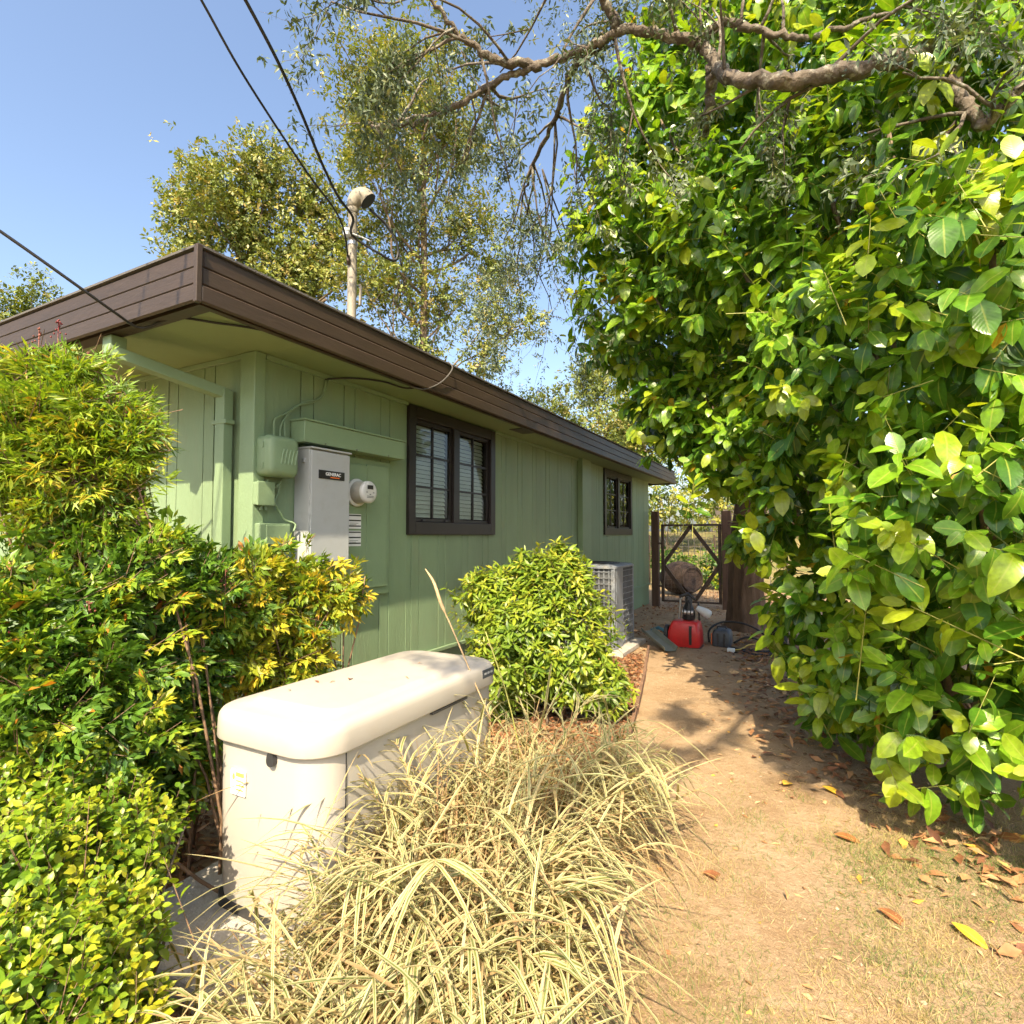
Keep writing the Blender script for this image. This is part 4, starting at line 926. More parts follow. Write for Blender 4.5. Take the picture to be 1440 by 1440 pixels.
# ================================================================== PLANTS
LM = {
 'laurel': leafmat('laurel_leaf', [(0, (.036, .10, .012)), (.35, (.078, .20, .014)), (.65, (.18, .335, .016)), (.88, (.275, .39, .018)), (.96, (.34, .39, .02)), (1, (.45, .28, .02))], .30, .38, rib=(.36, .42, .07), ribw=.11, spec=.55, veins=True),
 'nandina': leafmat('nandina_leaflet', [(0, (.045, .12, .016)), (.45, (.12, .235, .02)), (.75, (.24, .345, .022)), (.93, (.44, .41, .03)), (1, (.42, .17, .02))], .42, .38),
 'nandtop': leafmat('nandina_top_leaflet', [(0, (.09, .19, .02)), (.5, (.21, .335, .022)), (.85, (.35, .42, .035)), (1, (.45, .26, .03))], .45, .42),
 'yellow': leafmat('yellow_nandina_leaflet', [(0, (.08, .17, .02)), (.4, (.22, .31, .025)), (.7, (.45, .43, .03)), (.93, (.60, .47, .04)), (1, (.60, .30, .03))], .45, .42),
 'box': leafmat('boxwood_leaf', [(0, (.06, .14, .012)), (.4, (.135, .245, .014)), (.75, (.26, .345, .018)), (1, (.44, .41, .025))], .38, .38),
 'bush': leafmat('whorl_leaf', [(0, (.05, .12, .014)), (.45, (.15, .25, .018)), (.85, (.29, .35, .025)), (1, (.42, .38, .04))], .40, .36, rib=(.32, .34, .08), ribw=.2),
 'grass': leafmat('striped_grass', [(0, (.34, .225, .11)), (.2, (.44, .32, .155)), (.42, (.38, .32, .145)), (.55, (.15, .19, .055)), (.8, (.22, .25, .075)), (1, (.10, .155, .04))], .55, .30, stripe=(.48, .42, .225)),
 'straw': leafmat('straw', [(0, (.15, .08, .035)), (.35, (.36, .225, .095)), (.75, (.52, .38, .185)), (1, (.30, .28, .10))], .65, .22),
 'lawn': leafmat('lawn_blade', [(0, (.38, .27, .115)), (.5, (.44, .335, .155)), (.72, (.30, .27, .08)), (.88, (.14, .19, .04)), (1, (.075, .14, .025))], .6, .25),
 'litter': leafmat('leaf_litter', [(0, (.12, .05, .025)), (.35, (.27, .115, .045)), (.65, (.42, .225, .095)), (.9, (.52, .36, .19)), (1, (.60, .33, .05))], .7, .12),
 'fallen': leafmat('fallen_laurel_leaf', [(0, (.22, .09, .04)), (.4, (.42, .17, .04)), (.75, (.58, .36, .04)), (1, (.66, .44, .035))], .45, .15, rib=(.62, .45, .15), ribw=.1),
 'oak': leafmat('grey_green_oak_leaf', [(0, (.05, .075, .04)), (.5, (.095, .135, .065)), (.85, (.17, .21, .10)), (1, (.27, .26, .10))], .5, .22),
 'tree': leafmat('sunny_tree_leaf', [(0, (.085, .12, .028)), (.45, (.165, .215, .04)), (.75, (.27, .28, .06)), (1, (.40, .30, .10))], .5, .25),
 'far': leafmat('far_shrub_leaf', [(0, (.05, .10, .02)), (.5, (.15, .20, .03)), (1, (.36, .33, .06))], .5, .3),
 'berry': leafmat('berry', [(0, (.10, .015, .012)), (1, (.20, .035, .02))], .4, .0),
}

def stems(parent, name, base, tops, r, mat='cane', n=5, sway=.06):
    m = MB()
    for (b0, t0) in zip(base, tops):
        b0 = np.array(b0); t0 = np.array(t0); pts = []
        o_ = rng.normal(size=3) * sway; o_[2] = 0
        for t in np.linspace(0, 1, 6): pts.append(tuple(b0 * (1 - t) + t0 * t + o_ * math.sin(math.pi * t) + rng.normal(size=3) * .008))
        m.tube(pts, [r * (1 - .6 * t) for t in np.linspace(0, 1, 6)], n)
    return m.build(name, mat, parent, smooth='all', kind='stuff')

# ---- laurel hedge
B = BL['laurel']
lh = thing('laurel_hedge', 'huge glossy laurel hedge with broad leaves filling the right side', 'hedge', (.6, 5.0, 0))
lv, tw = Leaves(), Leaves()
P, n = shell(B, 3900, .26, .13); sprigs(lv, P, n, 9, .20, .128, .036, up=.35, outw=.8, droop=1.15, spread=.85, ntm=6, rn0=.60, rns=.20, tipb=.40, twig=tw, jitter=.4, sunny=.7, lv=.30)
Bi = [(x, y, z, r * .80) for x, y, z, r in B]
P, n = shell(Bi, 2300, .35, .12); sprigs(lv, P, n, 7, .20, .13, .031, up=.2, outw=.8, droop=.9, spread=.9, ntm=4, rn0=.36, rns=.18, tipb=.2, sunny=.5)  # inner fill leaves coloured darker to deepen the shade inside the hedge
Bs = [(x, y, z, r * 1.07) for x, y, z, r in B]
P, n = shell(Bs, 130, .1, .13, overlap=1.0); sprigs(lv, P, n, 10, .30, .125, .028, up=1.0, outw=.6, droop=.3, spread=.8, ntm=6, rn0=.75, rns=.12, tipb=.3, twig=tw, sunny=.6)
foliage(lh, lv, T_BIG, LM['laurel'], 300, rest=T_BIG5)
twigmesh(lh, tw, 'greentwig')
bs = [(1.0 + .12 * rng.normal(), 5.2 + .2 * rng.normal(), 0) for _ in range(14)]
stems(lh, 'branches', bs, [(b_[0], b_[1], b_[2] + b_[3] * .4) for b_ in (B[k] for k in (0, 2, 3, 5, 6, 7, 8, 9, 10, 12, 13, 14, 15, 4))], .035, 'bark2', 7, .08)

# ---- nandinas
def frond_layout():
    pos, dr = [], []
    def leafl(p, a): pos.append(p); dr.append((math.cos(a), math.sin(a)))
    for k, sx in enumerate((.30, .55, .8)):
        for s in (-1, 1):
            a = s * R(52 - 6 * k); ln = .34 - .07 * k
            ex, ey = sx + ln * math.cos(a), ln * math.sin(a)
            for q in (.45, .75): 
                leafl((sx + ln * q * math.cos(a), ln * q * math.sin(a)), a + R(38)); leafl((sx + ln * q * math.cos(a), ln * q * math.sin(a)), a - R(38))
            leafl((ex, ey), a)
    for s in (-1, 1): leafl((.95, 0), s * R(35))
    leafl((1.05, 0), 0)
    return np.array(pos), np.array(dr)
FPOS, FDIR = frond_layout()
def fronds(out, P, n, size, L, W, up=.35, droop=.3, rn0=.5, rns=.25, twig=None, ntm=2):
    A = nrm(n + up * UPZ - droop * UPZ * rng.random((len(P), 1)) + .35 * rnd3(len(P)))
    Nn = nrm(.7 * UPZ + .35 * n + .6 * SUNV + .4 * rnd3(len(P)))
    Sd, N2 = frames(A, Nn)
    base = np.clip(rng.normal(rn0, rns, len(P)), 0, 1); sz = size * (1 + .2 * rng.normal(size=len(P))).clip(.6, 1.5)
    O = P - A * (sz * .75)[:, None]
    for (px, py), (dx, dy) in zip(FPOS, FDIR):
        p = O + A * (sz * px)[:, None] + Sd * (sz * py)[:, None] - UPZ * (sz * .22 * px * px)[:, None] + .006 * rnd3(len(P))
        d = A * dx + Sd * dy - UPZ * .22 + .22 * rnd3(len(P))
        l = L * (1 + .25 * rng.normal(size=len(P))).clip(.5, 1.5)
        out.add(p, d, N2 + .4 * rnd3(len(P)), l, W * l / L, autumn(np.clip(base + .13 * rng.normal(size=len(P)), 0, 1), .012), rng.integers(0, ntm, len(P)))
    if twig is not None: twig.add(O, A, Sd, sz * .95, .0022, .5, 0)

def nandina(name, label, blobs, nf, size, L, W, mat, rn0, rns, nst, nparts, rx, ry, inner=.5, berries=0, up=.35, jit=.6):
    c = np.array(blobs)[:, :3].mean(0)
    t = thing(name, label, 'shrub', (c[0], c[1], 0))
    lv, tw = Leaves(), Leaves()
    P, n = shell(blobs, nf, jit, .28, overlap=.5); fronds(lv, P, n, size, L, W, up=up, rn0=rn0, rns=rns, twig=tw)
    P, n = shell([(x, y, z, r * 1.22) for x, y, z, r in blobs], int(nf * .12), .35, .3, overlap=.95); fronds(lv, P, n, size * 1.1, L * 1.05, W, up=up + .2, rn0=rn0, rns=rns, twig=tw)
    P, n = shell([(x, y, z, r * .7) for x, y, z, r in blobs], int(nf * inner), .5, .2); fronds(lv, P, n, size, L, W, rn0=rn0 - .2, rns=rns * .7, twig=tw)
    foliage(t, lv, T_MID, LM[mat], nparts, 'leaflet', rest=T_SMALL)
    twigmesh(t, tw, 'cane')
    k = rng.integers(0, min(len(blobs), 8), nst); Bn = np.array(blobs)
    top = Bn[k, :3] + rnd3(nst) * Bn[k, 3:4] * .4
    bs_ = np.stack([c[0] + rng.normal(size=nst) * rx, c[1] + .1 + np.abs(rng.normal(size=nst)) * ry, np.zeros(nst)], 1)
    stems(t, 'canes', bs_, top, .008, 'cane', 5, .05)
    for b_ in range(berries):
        q = np.array(blobs[b_ % len(blobs)]); q0 = q[:3] + nrm(rnd3(1))[0] * q[3] * .75
        if b_ < 3: q0 = np.array([(-3.28, 1.36, 2.47), (-3.12, 1.42, 2.30), (-3.40, 1.28, 2.33)][b_]) if name.startswith('tall') else q0
        m = MB()
        for _ in range(46 if b_ < 3 else 26):
            h = rng.random(); p_ = q0 + np.array([rng.normal() * .035 * (1.1 - h), rng.normal() * .035 * (1.1 - h), (h - .5) * .20]); r_ = .0048
            m.rings([[(p_[0] + r_ * f_ * math.cos(a), p_[1] + r_ * f_ * math.sin(a), p_[2] + zz * r_) for a in np.linspace(0, 6.283, 5, endpoint=False)] for f_, zz in ((.45, -.9), (1, 0), (.45, .9))])
        m.tube([tuple(q0 + np.array([0, 0, -.16])), tuple(q0 + np.array([0, 0, .1]))], .002, 4)
        m.build('berry_cluster', surf('berry_red_%d' % b_, [(.16, .02, .02), (.17, .05, .03)][b_ % 2], .5, .3, 40), t, smooth='all', kind='stuff')
    return t
nandina('tall_nandina', 'tall nandina with bright feathery crown and berry spikes below the roof edge', BL['tall'], 800, .22, .052, .0046, 'nandtop', .55, .22, 40, 140, .30, .14, .3, 9, .75, .9)
nandina('green_nandina', 'dense dark green nandina with red berries left of the generator', BL['mid'], 1000, .17, .044, .0080, 'nandina', .48, .24, 16, 150, .35, .18, .45, 10, .45, .7)
nandina('yellow_nandina', 'yellowing nandina bush under the grey transfer switch', BL['yel'], 270, .18, .050, .0085, 'yellow', .55, .25, 16, 120, .14, .12, .5, 0, .5, .6)
# a reaching shoot in front of the front wall
lv, tw = Leaves(), Leaves()
pz = np.array([(-2.93, 1.78, 1.47), (-2.98, 1.70, 1.55), (-2.75, 1.92, 1.40), (-3.0, 1.6, 1.95), (-2.86, 1.83, 1.30), (-2.62, 2.0, 1.44), (-2.52, 2.1, 1.45)])
fronds(lv, pz, np.tile([.6, .2, .5], (len(pz), 1)), .16, .05, .010, rn0=.45, rns=.1, twig=tw)
sh_ = thing('nandina_shoot', 'thin nandina shoots standing up against the sunlit front wall', 'shrub', (-2.85, 1.8, 0))
foliage(sh_, lv, T_MID, LM['nandina'], 0); twigmesh(sh_, tw, 'cane')
stems(sh_, 'canes', [(-2.85 + rng.normal() * .05, 1.8 + rng.normal() * .05, 0) for _ in pz], pz, .005)

# ---- boxwood
bx = thing('boxwood', 'round leaved yellow-green boxwood shrub in the lower left corner', 'shrub', (-1.9, .85, 0))
lv, tw = Leaves(), Leaves()
P, n = shell(BL['box'], 1150, .35, .22, .02); sprigs(lv, P, n, 11, .10, .029, .0092, up=.7, outw=.7, droop=.1, spread=.85, ntm=2, rn0=.58, rns=.2, tipb=.35, twig=tw, lv=.3, sunny=.5)
P, n = shell([(x, y, z, r * 1.18) for x, y, z, r in BL['box']], 90, .2, .25, .05, overlap=1.0); sprigs(lv, P, n, 12, .16, .028, .009, up=1.1, outw=.5, droop=0, spread=.8, ntm=2, rn0=.66, rns=.15, tipb=.3, twig=tw, lv=.3, sunny=.4)
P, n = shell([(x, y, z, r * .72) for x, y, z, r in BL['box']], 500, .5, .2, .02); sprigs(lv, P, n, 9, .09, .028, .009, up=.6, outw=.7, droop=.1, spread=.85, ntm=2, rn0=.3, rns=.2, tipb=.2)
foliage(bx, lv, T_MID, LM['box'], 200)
twigmesh(bx, tw, 'cane')
tops = [np.array(b_[:3]) + rng.normal(size=3) * b_[3] * .5 for b_ in BL['box'] for _ in range(3)]
stems(bx, 'branches', [(-1.9 + rng.normal() * .1, .85 + rng.normal() * .1, 0) for _ in tops], tops, .009, 'bark2', 6, .05)

# ---- bush in the bed by the long wall
bu = thing('whorled_shrub', 'rounded yellow-green shrub with whorled leaves before the air conditioner', 'shrub', (-1.95, 4.35, 0))
lv, tw = Leaves(), Leaves()
P, n = shell(BL['bush'], 1050, .30, .22, .03); sprigs(lv, P, n, 10, .06, .080, .0118, up=.75, outw=.65, droop=.75, spread=1.05, ntm=2, rn0=.52, rns=.2, tipb=.3, twig=tw, sunny=.4)
P, n = shell([(x, y, z, r * 1.2) for x, y, z, r in BL['bush']], 70, .25, .3, .05, overlap=1.0); sprigs(lv, P, n, 11, .12, .08, .0118, up=1.0, outw=.5, droop=.6, spread=1.05, ntm=2, rn0=.62, rns=.15, tipb=.3, twig=tw, sunny=.4)
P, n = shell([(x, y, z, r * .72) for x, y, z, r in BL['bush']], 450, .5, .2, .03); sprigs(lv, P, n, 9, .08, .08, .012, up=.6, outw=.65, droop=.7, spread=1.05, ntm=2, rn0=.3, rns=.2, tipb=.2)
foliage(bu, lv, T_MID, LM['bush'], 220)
twigmesh(bu, tw, 'cane')
tops = [np.array(b_[:3]) + rng.normal(size=3) * b_[3] * .4 for b_ in BL['bush'] for _ in range(3)]
stems(bu, 'branches', [(-1.95 + rng.normal() * .12, 4.35 + rng.normal() * .12, 0) for _ in tops], tops, .011, 'bark2', 6, .06)

# ---- variegated ornamental grass
def clump(label, cx, cy, rad, nculm, hgt, lean, nparts, nstraw, plumes=(), nparts_=0):
    t = thing('ornamental_grass', label, 'grass clump', (cx, cy, 0), 'clumps of striped grass beside the generator')
    bl, cu, st = Leaves(), Leaves(), Leaves()
    az = rng.random(nculm) * 6.283; rr = rad * np.sqrt(rng.random(nculm))
    o = np.stack([np.cos(az) * rr, np.sin(az) * rr, np.zeros(nculm)], 1); B0 = o + np.array([cx, cy, 0])
    out = nrm(o + .08 * rnd3(nculm) * np.array([1, 1, 0]) + np.array(lean) * .12)
    tilt = rng.uniform(.06, .55, nculm) * (.5 + rr / rad)
    D0 = nrm(UPZ + out * tilt[:, None] + np.array(lean) * .25)
    H = hgt * rng.uniform(.55, 1.12, nculm)
    cu.add(B0, D0, out * -1.0 + .2 * UPZ, H, .0028, rng.random(nculm) * .4, rng.integers(0, 2, nculm))
    nl = 9
    for j in range(nl):
        f_ = (.18 + .82 * (j + rng.random(nculm)) / nl).clip(0, 1)
        bend = .14 * f_ ** 2
        p = B0 + D0 * (H * f_)[:, None] + out * (H * bend)[:, None] - UPZ * (H * bend * .5)[:, None]
        sd = nrm(rnd3(nculm) * np.array([1, 1, .2]) + out * .6)
        d = D0 * .75 + sd * .75
        l = rng.uniform(.12, .34, nculm); keep = rng.random(nculm) < .92
        bl.add(p[keep], d[keep], (UPZ + .5 * D0 - .4 * sd + .2 * rnd3(nculm))[keep], l[keep], (.0038 * rng.uniform(.6, 1.6, nculm))[keep], np.clip(rng.normal(.40 + .20 * f_, .27), 0, 1)[keep], rng.integers(0, 4, nculm)[keep])
    # arching plumes: a bent culm carrying ranks of long hanging leaves
    for (ang, ph, reach) in plumes:
        od = np.array([math.cos(ang), math.sin(ang), 0]); sdv = np.array([-od[1], od[0], 0]); b0 = np.array([cx, cy, 0]) + od * rad * .5
        pt_ = lambda f: b0 + od * reach * f ** 1.3 + UPZ * ph * (1.9 * f - .95 * f * f)
        nl2 = 15
        for j in range(nl2):
            f = .32 + .68 * (j + .5) / nl2; p0 = pt_(f); tg = nrm(pt_(f + .03) - p0); s_ = 1 if j % 2 else -1
            bl.add(p0[None], (tg * .75 + sdv * s_ * .45 + rng.normal(size=3) * .10)[None], (UPZ + .25 * od + rng.normal(size=3) * .12)[None], rng.uniform(.20, .31), rng.uniform(.0052, .0078), float(np.clip(rng.normal(.66, .16), .39, 1)), int(rng.integers(2, 4)))
        for q in range(9):
            a_, b_ = pt_(q / 9), pt_((q + 1) / 9); cu.add(a_[None], (b_ - a_)[None], UPZ[None] + .01, float(np.linalg.norm(b_ - a_)) * 1.05, .003, .5, 0)
    az = rng.random(nstraw) * 6.283; rr = rad * 1.05 * np.sqrt(rng.random(nstraw))
    o = np.stack([np.cos(az) * rr, np.sin(az) * rr, rng.random(nstraw) * .22 * hgt], 1)
    st.add(o + np.array([cx, cy, 0]), UPZ * rng.uniform(.25, 1.2, (nstraw, 1)) + nrm(o) * .5 + .6 * rnd3(nstraw), UPZ + .6 * rnd3(nstraw), rng.uniform(.12, .45, nstraw) * hgt / .7, rng.uniform(.0014, .0036, nstraw), np.clip(rng.normal(.45, .25, nstraw), 0, 1), rng.integers(0, 4, nstraw))
    foliage(t, bl, T_BLADE, LM['grass'], nparts, 'blade', 'blades')
    foliage(t, st, T_BLADE, LM['straw'], 0, 'straw', 'straw')
    foliage(t, cu, T_BLADE, LM['straw'], 0, 'culm', 'culms')
clump('nearest striped grass clump arching in front of the generator end', -1.03, 1.12, .19, 110, .48, (-.1, -.3, 0), 110, 800, [(3.7, .40, .52), (3.3, .30, .58), (4.2, .44, .45), (3.0, .40, .45), (4.6, .42, .40)])
clump('big straw-coloured grass clump against the long generator side', -1.14, 1.68, .24, 160, .66, (-.05, -.1, 0), 130, 1500, [(4.6, .55, .32), (5.2, .60, .30), (2.9, .72, .22), (3.4, .66, .30)])
clump('striped grass clump leaning out over the dry lawn', -.99, 1.52, .20, 115, .52, (.4, -.1, 0), 110, 1000, [(-.4, .42, .36), (.1, .50, .34), (-.9, .38, .34), (.6, .52, .32), (-1.4, .42, .28)])
clump('pale grass clump by the far end of the generator', -1.16, 2.25, .22, 130, .72, (.0, .1, 0), 100, 1100, [(1.0, .75, .35), (.2, .66, .40), (2.6, .70, .25)])
clump('farthest grass clump spilling towards the path edging', -1.08, 2.62, .21, 95, .54, (.35, .15, 0), 80, 700, [(.3, .48, .38), (-.2, .52, .36), (.9, .52, .30)])
clump('low striped grass tuft at the bottom edge below the big clump', -.90, 1.06, .16, 75, .40, (.1, -.3, 0), 80, 700)
# a tall seed stalk
gs = spline(PT['stalk'], 5); tag(MB().tube(gs, [.004 if k < len(gs) * .6 else .0095 * (1.02 - (k / len(gs)) ** 6) for k in range(len(gs))], 6).build('grass_stalk', surf('pale_seed_head', (.42, .30, .16), .8, .2, 60), None, smooth='all'), 'single tall pale seed stalk rising in front of the green wall', 'stalk')
cable('grass_stalk', 'fuzzy seed head bending over the generator lid', [(-1.2, 2.45, .2), (-1.32, 2.42, .75), (-1.42, 2.40, 1.02)], .0035, 'greentwig', cat='stalk')

# ---- dry lawn, leaf litter, mulch chips
def ground_pts(n, x0, x1, y0, y1): return rng.uniform(x0, x1, n), rng.uniform(y0, y1, n)
lw = thing('lawn', 'thin patchy dry lawn grass in the lower right', 'grass', (.3, 2.4, 0)); lw['kind'] = 'stuff'
lv = Leaves()
x, y = ground_pts(260000, -1.0, 2.4, .5, 4.6)
dens = .52 + .55 * vn(x, y, 2.0, 2.2) + .3 * vn(x, y, 6.1, .3) - .9 * np.clip(y - 3.3 - .5 * (x - .4), 0, 1.2) - .6 * np.clip(-.35 - x, 0, 1)
ok = rng.random(len(x)) < np.clip(dens, .015, 1); x, y = x[ok], y[ok]; nn = len(x)
gpatch = np.clip(.52 + .45 * vn(x, y, 2.6, 5.1) + .45 * np.exp(-((x - .25) ** 2 / .18 + (y - 3.05) ** 2 / .10)) + rng.normal(size=nn) * .22, 0, 1)
lv.add(np.stack([x, y, gz(x, y) - .002], 1), np.stack([rng.normal(size=nn) * .9, rng.normal(size=nn) * .9, rng.uniform(.15, 1.0, nn)], 1), UPZ + .5 * rnd3(nn), rng.uniform(.02, .06, nn), rng.uniform(.0007, .0015, nn), gpatch, rng.integers(0, 2, nn))
x, y = ground_pts(90000, -.55, 2.4, .8, 4.2)
pm = vn(x, y, 2.4, 3.3) + .5 * vn(x, y, 6.7, 1.1) + 1.1 * np.exp(-((x - .28) ** 2 / .12 + (y - 3.05) ** 2 / .07)) - .5 * np.clip(y - 3.4, 0, 1) - .8 * np.clip(-.2 - x, 0, 1)
ok = rng.random(len(x)) < np.clip(.9 * (pm - .28), 0, .75); x, y = x[ok], y[ok]; nn = len(x)
lv.add(np.stack([x, y, gz(x, y) - .002], 1), np.stack([rng.normal(size=nn) * .8, rng.normal(size=nn) * .8, rng.uniform(.3, 1.2, nn)], 1), UPZ + .5 * rnd3(nn), rng.uniform(.025, .06, nn), rng.uniform(.0008, .0016, nn), np.clip(rng.normal(.86, .1, nn), .5, 1), rng.integers(0, 2, nn))
o = foliage(lw, lv, T_LAWN, LM['lawn'], 0, 'blade', 'lawn_blades')
def litter(name, label, pts, Lr, Wr, r0, rs, mat='litter', lift=.012):
    x, y = pts; nn = len(x); lv = Leaves()
    lv.add(np.stack([x, y, gz(x, y) + rng.uniform(.004, lift, nn)], 1), np.stack([rng.normal(size=nn), rng.normal(size=nn), rng.normal(size=nn) * .15], 1), UPZ + .35 * rnd3(nn), rng.uniform(*Lr, nn), rng.uniform(*Wr, nn), np.clip(rng.normal(r0, rs, nn), 0, 1), rng.integers(0, 2, nn))
    P, D, N, L, W, rn, ti = lv.cat()
    o = bpy.data.objects.new(name, mesh_of(name, T_SMALL, P, D, N, L, W, rn, ti, LM[mat])); COL.objects.link(o)
    return tag(o, label, 'leaves', kind='stuff')
x, y = ground_pts(9000, -.9, 1.6, 2.6, 12.5); d_ = x - np.interp(y, [2.6, 3.7, 4.2, 5.5, 8.5, 12.5], [1.0, .55, .15, -.28, -.7, -1.0])
ok = rng.random(len(x)) < np.exp(-(d_ / .28) ** 2) * .9
litter('leaf_litter', 'brown and orange fallen leaves along the foot of the laurel hedge', (x[ok], y[ok]), (.05, .12), (.010, .026), .45, .25, lift=.03)
x, y = ground_pts(5200, -3.0, -.6, 7.0, 16.0); ok = rng.random(len(x)) < .45 + .4 * vn(x, y, 1.1)
litter('leaf_litter', 'dark dry leaves scattered around the gate and machine', (x[ok], y[ok]), (.03, .10), (.008, .02), .35, .2, lift=.02)
x, y = ground_pts(15000, -3.0, -1.0, 2.6, 7.0); ex = np.interp(y, [2.6, 3.3, 4.7, 6.6, 7.35], [-.9, -1.05, -1.33, -1.73, -1.9]); ok = (x < ex) & (rng.random(len(x)) < .8)
litter('bark_mulch', 'reddish bark mulch covering the bed around the shrub', (x[ok], y[ok]), (.03, .085), (.006, .015), .28, .17, lift=.03)
x, y = ground_pts(4200, -3.0, -1.2, .4, 2.4); litter('bark_mulch', 'reddish mulch and dead leaves between boxwood and generator pad', (x, y), (.03, .09), (.006, .018), .33, .2, lift=.03)
x, y = ground_pts(1100, -.9, 2.2, .8, 8.0); litter('leaf_litter', 'small pale dry leaf bits strewn over lawn and path', (x, y), (.02, .06), (.005, .013), .75, .18)
# crumbs of soil and small stones
x, y = ground_pts(9000, -1.5, 2.2, .8, 9.0); nn = len(x)
ok = rng.random(nn) < (.35 + .5 * vn(x, y, 3.1, .7)); x, y = x[ok], y[ok]; nn = len(x)
r_ = .0025 + .010 * rng.random(nn) ** 4
oc = np.array([(1, 0, 0), (0, 1, 0), (-1, 0, 0), (0, -1, 0), (0, 0, .7), (0, 0, -.6)]); of = np.array([(0, 1, 4), (1, 2, 4), (2, 3, 4), (3, 0, 4), (1, 0, 5), (2, 1, 5), (3, 2, 5), (0, 3, 5)])
V = np.stack([x, y, gz(x, y) + r_ * .3], 1)[:, None, :] + (oc[None] * rng.uniform(.6, 1.3, (nn, 6, 1))) * r_[:, None, None]
F = (of[None] + (np.arange(nn) * 6)[:, None, None]).reshape(-1, 3)
M['crumb'] = surf('soil_crumbs', (.33, .24, .15), .95, .4, 9, 0, dirt=(.45, .38, .29), dirt_amt=.8)
o = bpy.data.objects.new('soil_crumbs', np_mesh('soil_crumbs', V.reshape(-1, 3), F, None, 'crumb', False)); COL.objects.link(o); tag(o, 'small stones and crumbs of soil strewn over the path', 'gravel', kind='stuff')
# larger fallen leaves that can be told apart
def fallen(x, y, L_, ang, rn_, label, group=None, tilt=.1, ti=1, cat='leaf'):
    D = np.array([[math.cos(ang), math.sin(ang), .05]]); N_ = np.array([[tilt, -tilt, 1.0]])
    me = mesh_of('fallen_leaf', T_BIG, np.zeros((1, 3)), nrm(D), N_, np.array([L_]), np.array([L_ * .24]), np.array([rn_]), np.array([ti]), LM['fallen'])
    o = bpy.data.objects.new('fallen_leaf', me); o.location = (x, y, float(gz(np.array(x), np.array(y))) + .022); COL.objects.link(o)
    tag(o, label, cat, group)
fallen(.46, 2.72, .125, -.7, .98, 'bright yellow fallen leaf on the dry lawn at right')
fallen(.22, 2.69, .12, -.25, .05, 'long rust brown fallen leaf left of the bright yellow one', ti=2)
fallen(-.15, 3.70, .11, 1.2, .8, 'yellow fallen leaf standing out on the path edge')
fallen(.05, 3.80, .11, -.4, .95, 'small yellow leaf closest to the hedge foot on the path')
fallen(.09, 3.22, .12, .1, .15, 'orange brown leaf beside the green grass patch')
fallen(-.43, 2.60, .14, .12, .0, 'dark narrow dead leaf near the striped grass', ti=4)
for k in range(26):
    yy = rng.uniform(2.6, 3.75); xx = 1.0 + (3.35 - yy) * .35 + rng.normal() * .14
    fallen(float(xx), float(yy), float(rng.uniform(.09, .13)), float(rng.random() * 6.28), float(rng.choice([.2, .45, .75, .9])), 'orange fallen laurel leaf among others at the hedge foot', 'orange leaves piled by the hedge', .35, int(rng.integers(0, 3)))

# ================================================================== TREES
def branch_tree(m, tips, p, d, ln, r, lvl, maxl, spread=.6, upb=.15, kids=(2, 4), seg=5, n=7):
    pts, rad = [np.array(p)], [r]; q = np.array(p, float); dd = np.array(d, float)
    for k in range(seg):
        dd = nrm(dd + rng.normal(size=3) * .16 + UPZ * upb * .3); q = q + dd * ln / seg; pts.append(q.copy()); rad.append(r * (1 - .55 * (k + 1) / seg))
        if lvl >= maxl - 1: tips.append((q.copy(), dd.copy()))
    m.tube([tuple(a) for a in pts], rad, n if lvl < 2 else 5, wob=.08)
    if lvl < maxl:
        for _ in range(rng.integers(*kids) + (1 if lvl == 0 else 0)):
            t = rng.integers(2, seg + 1); nd = nrm(dd + nrm(rng.normal(size=3)) * spread + UPZ * upb)
            branch_tree(m, tips, pts[t], nd, ln * rng.uniform(.55, .8), rad[t] * .68, lvl + 1, maxl, spread, upb, kids, seg, n)

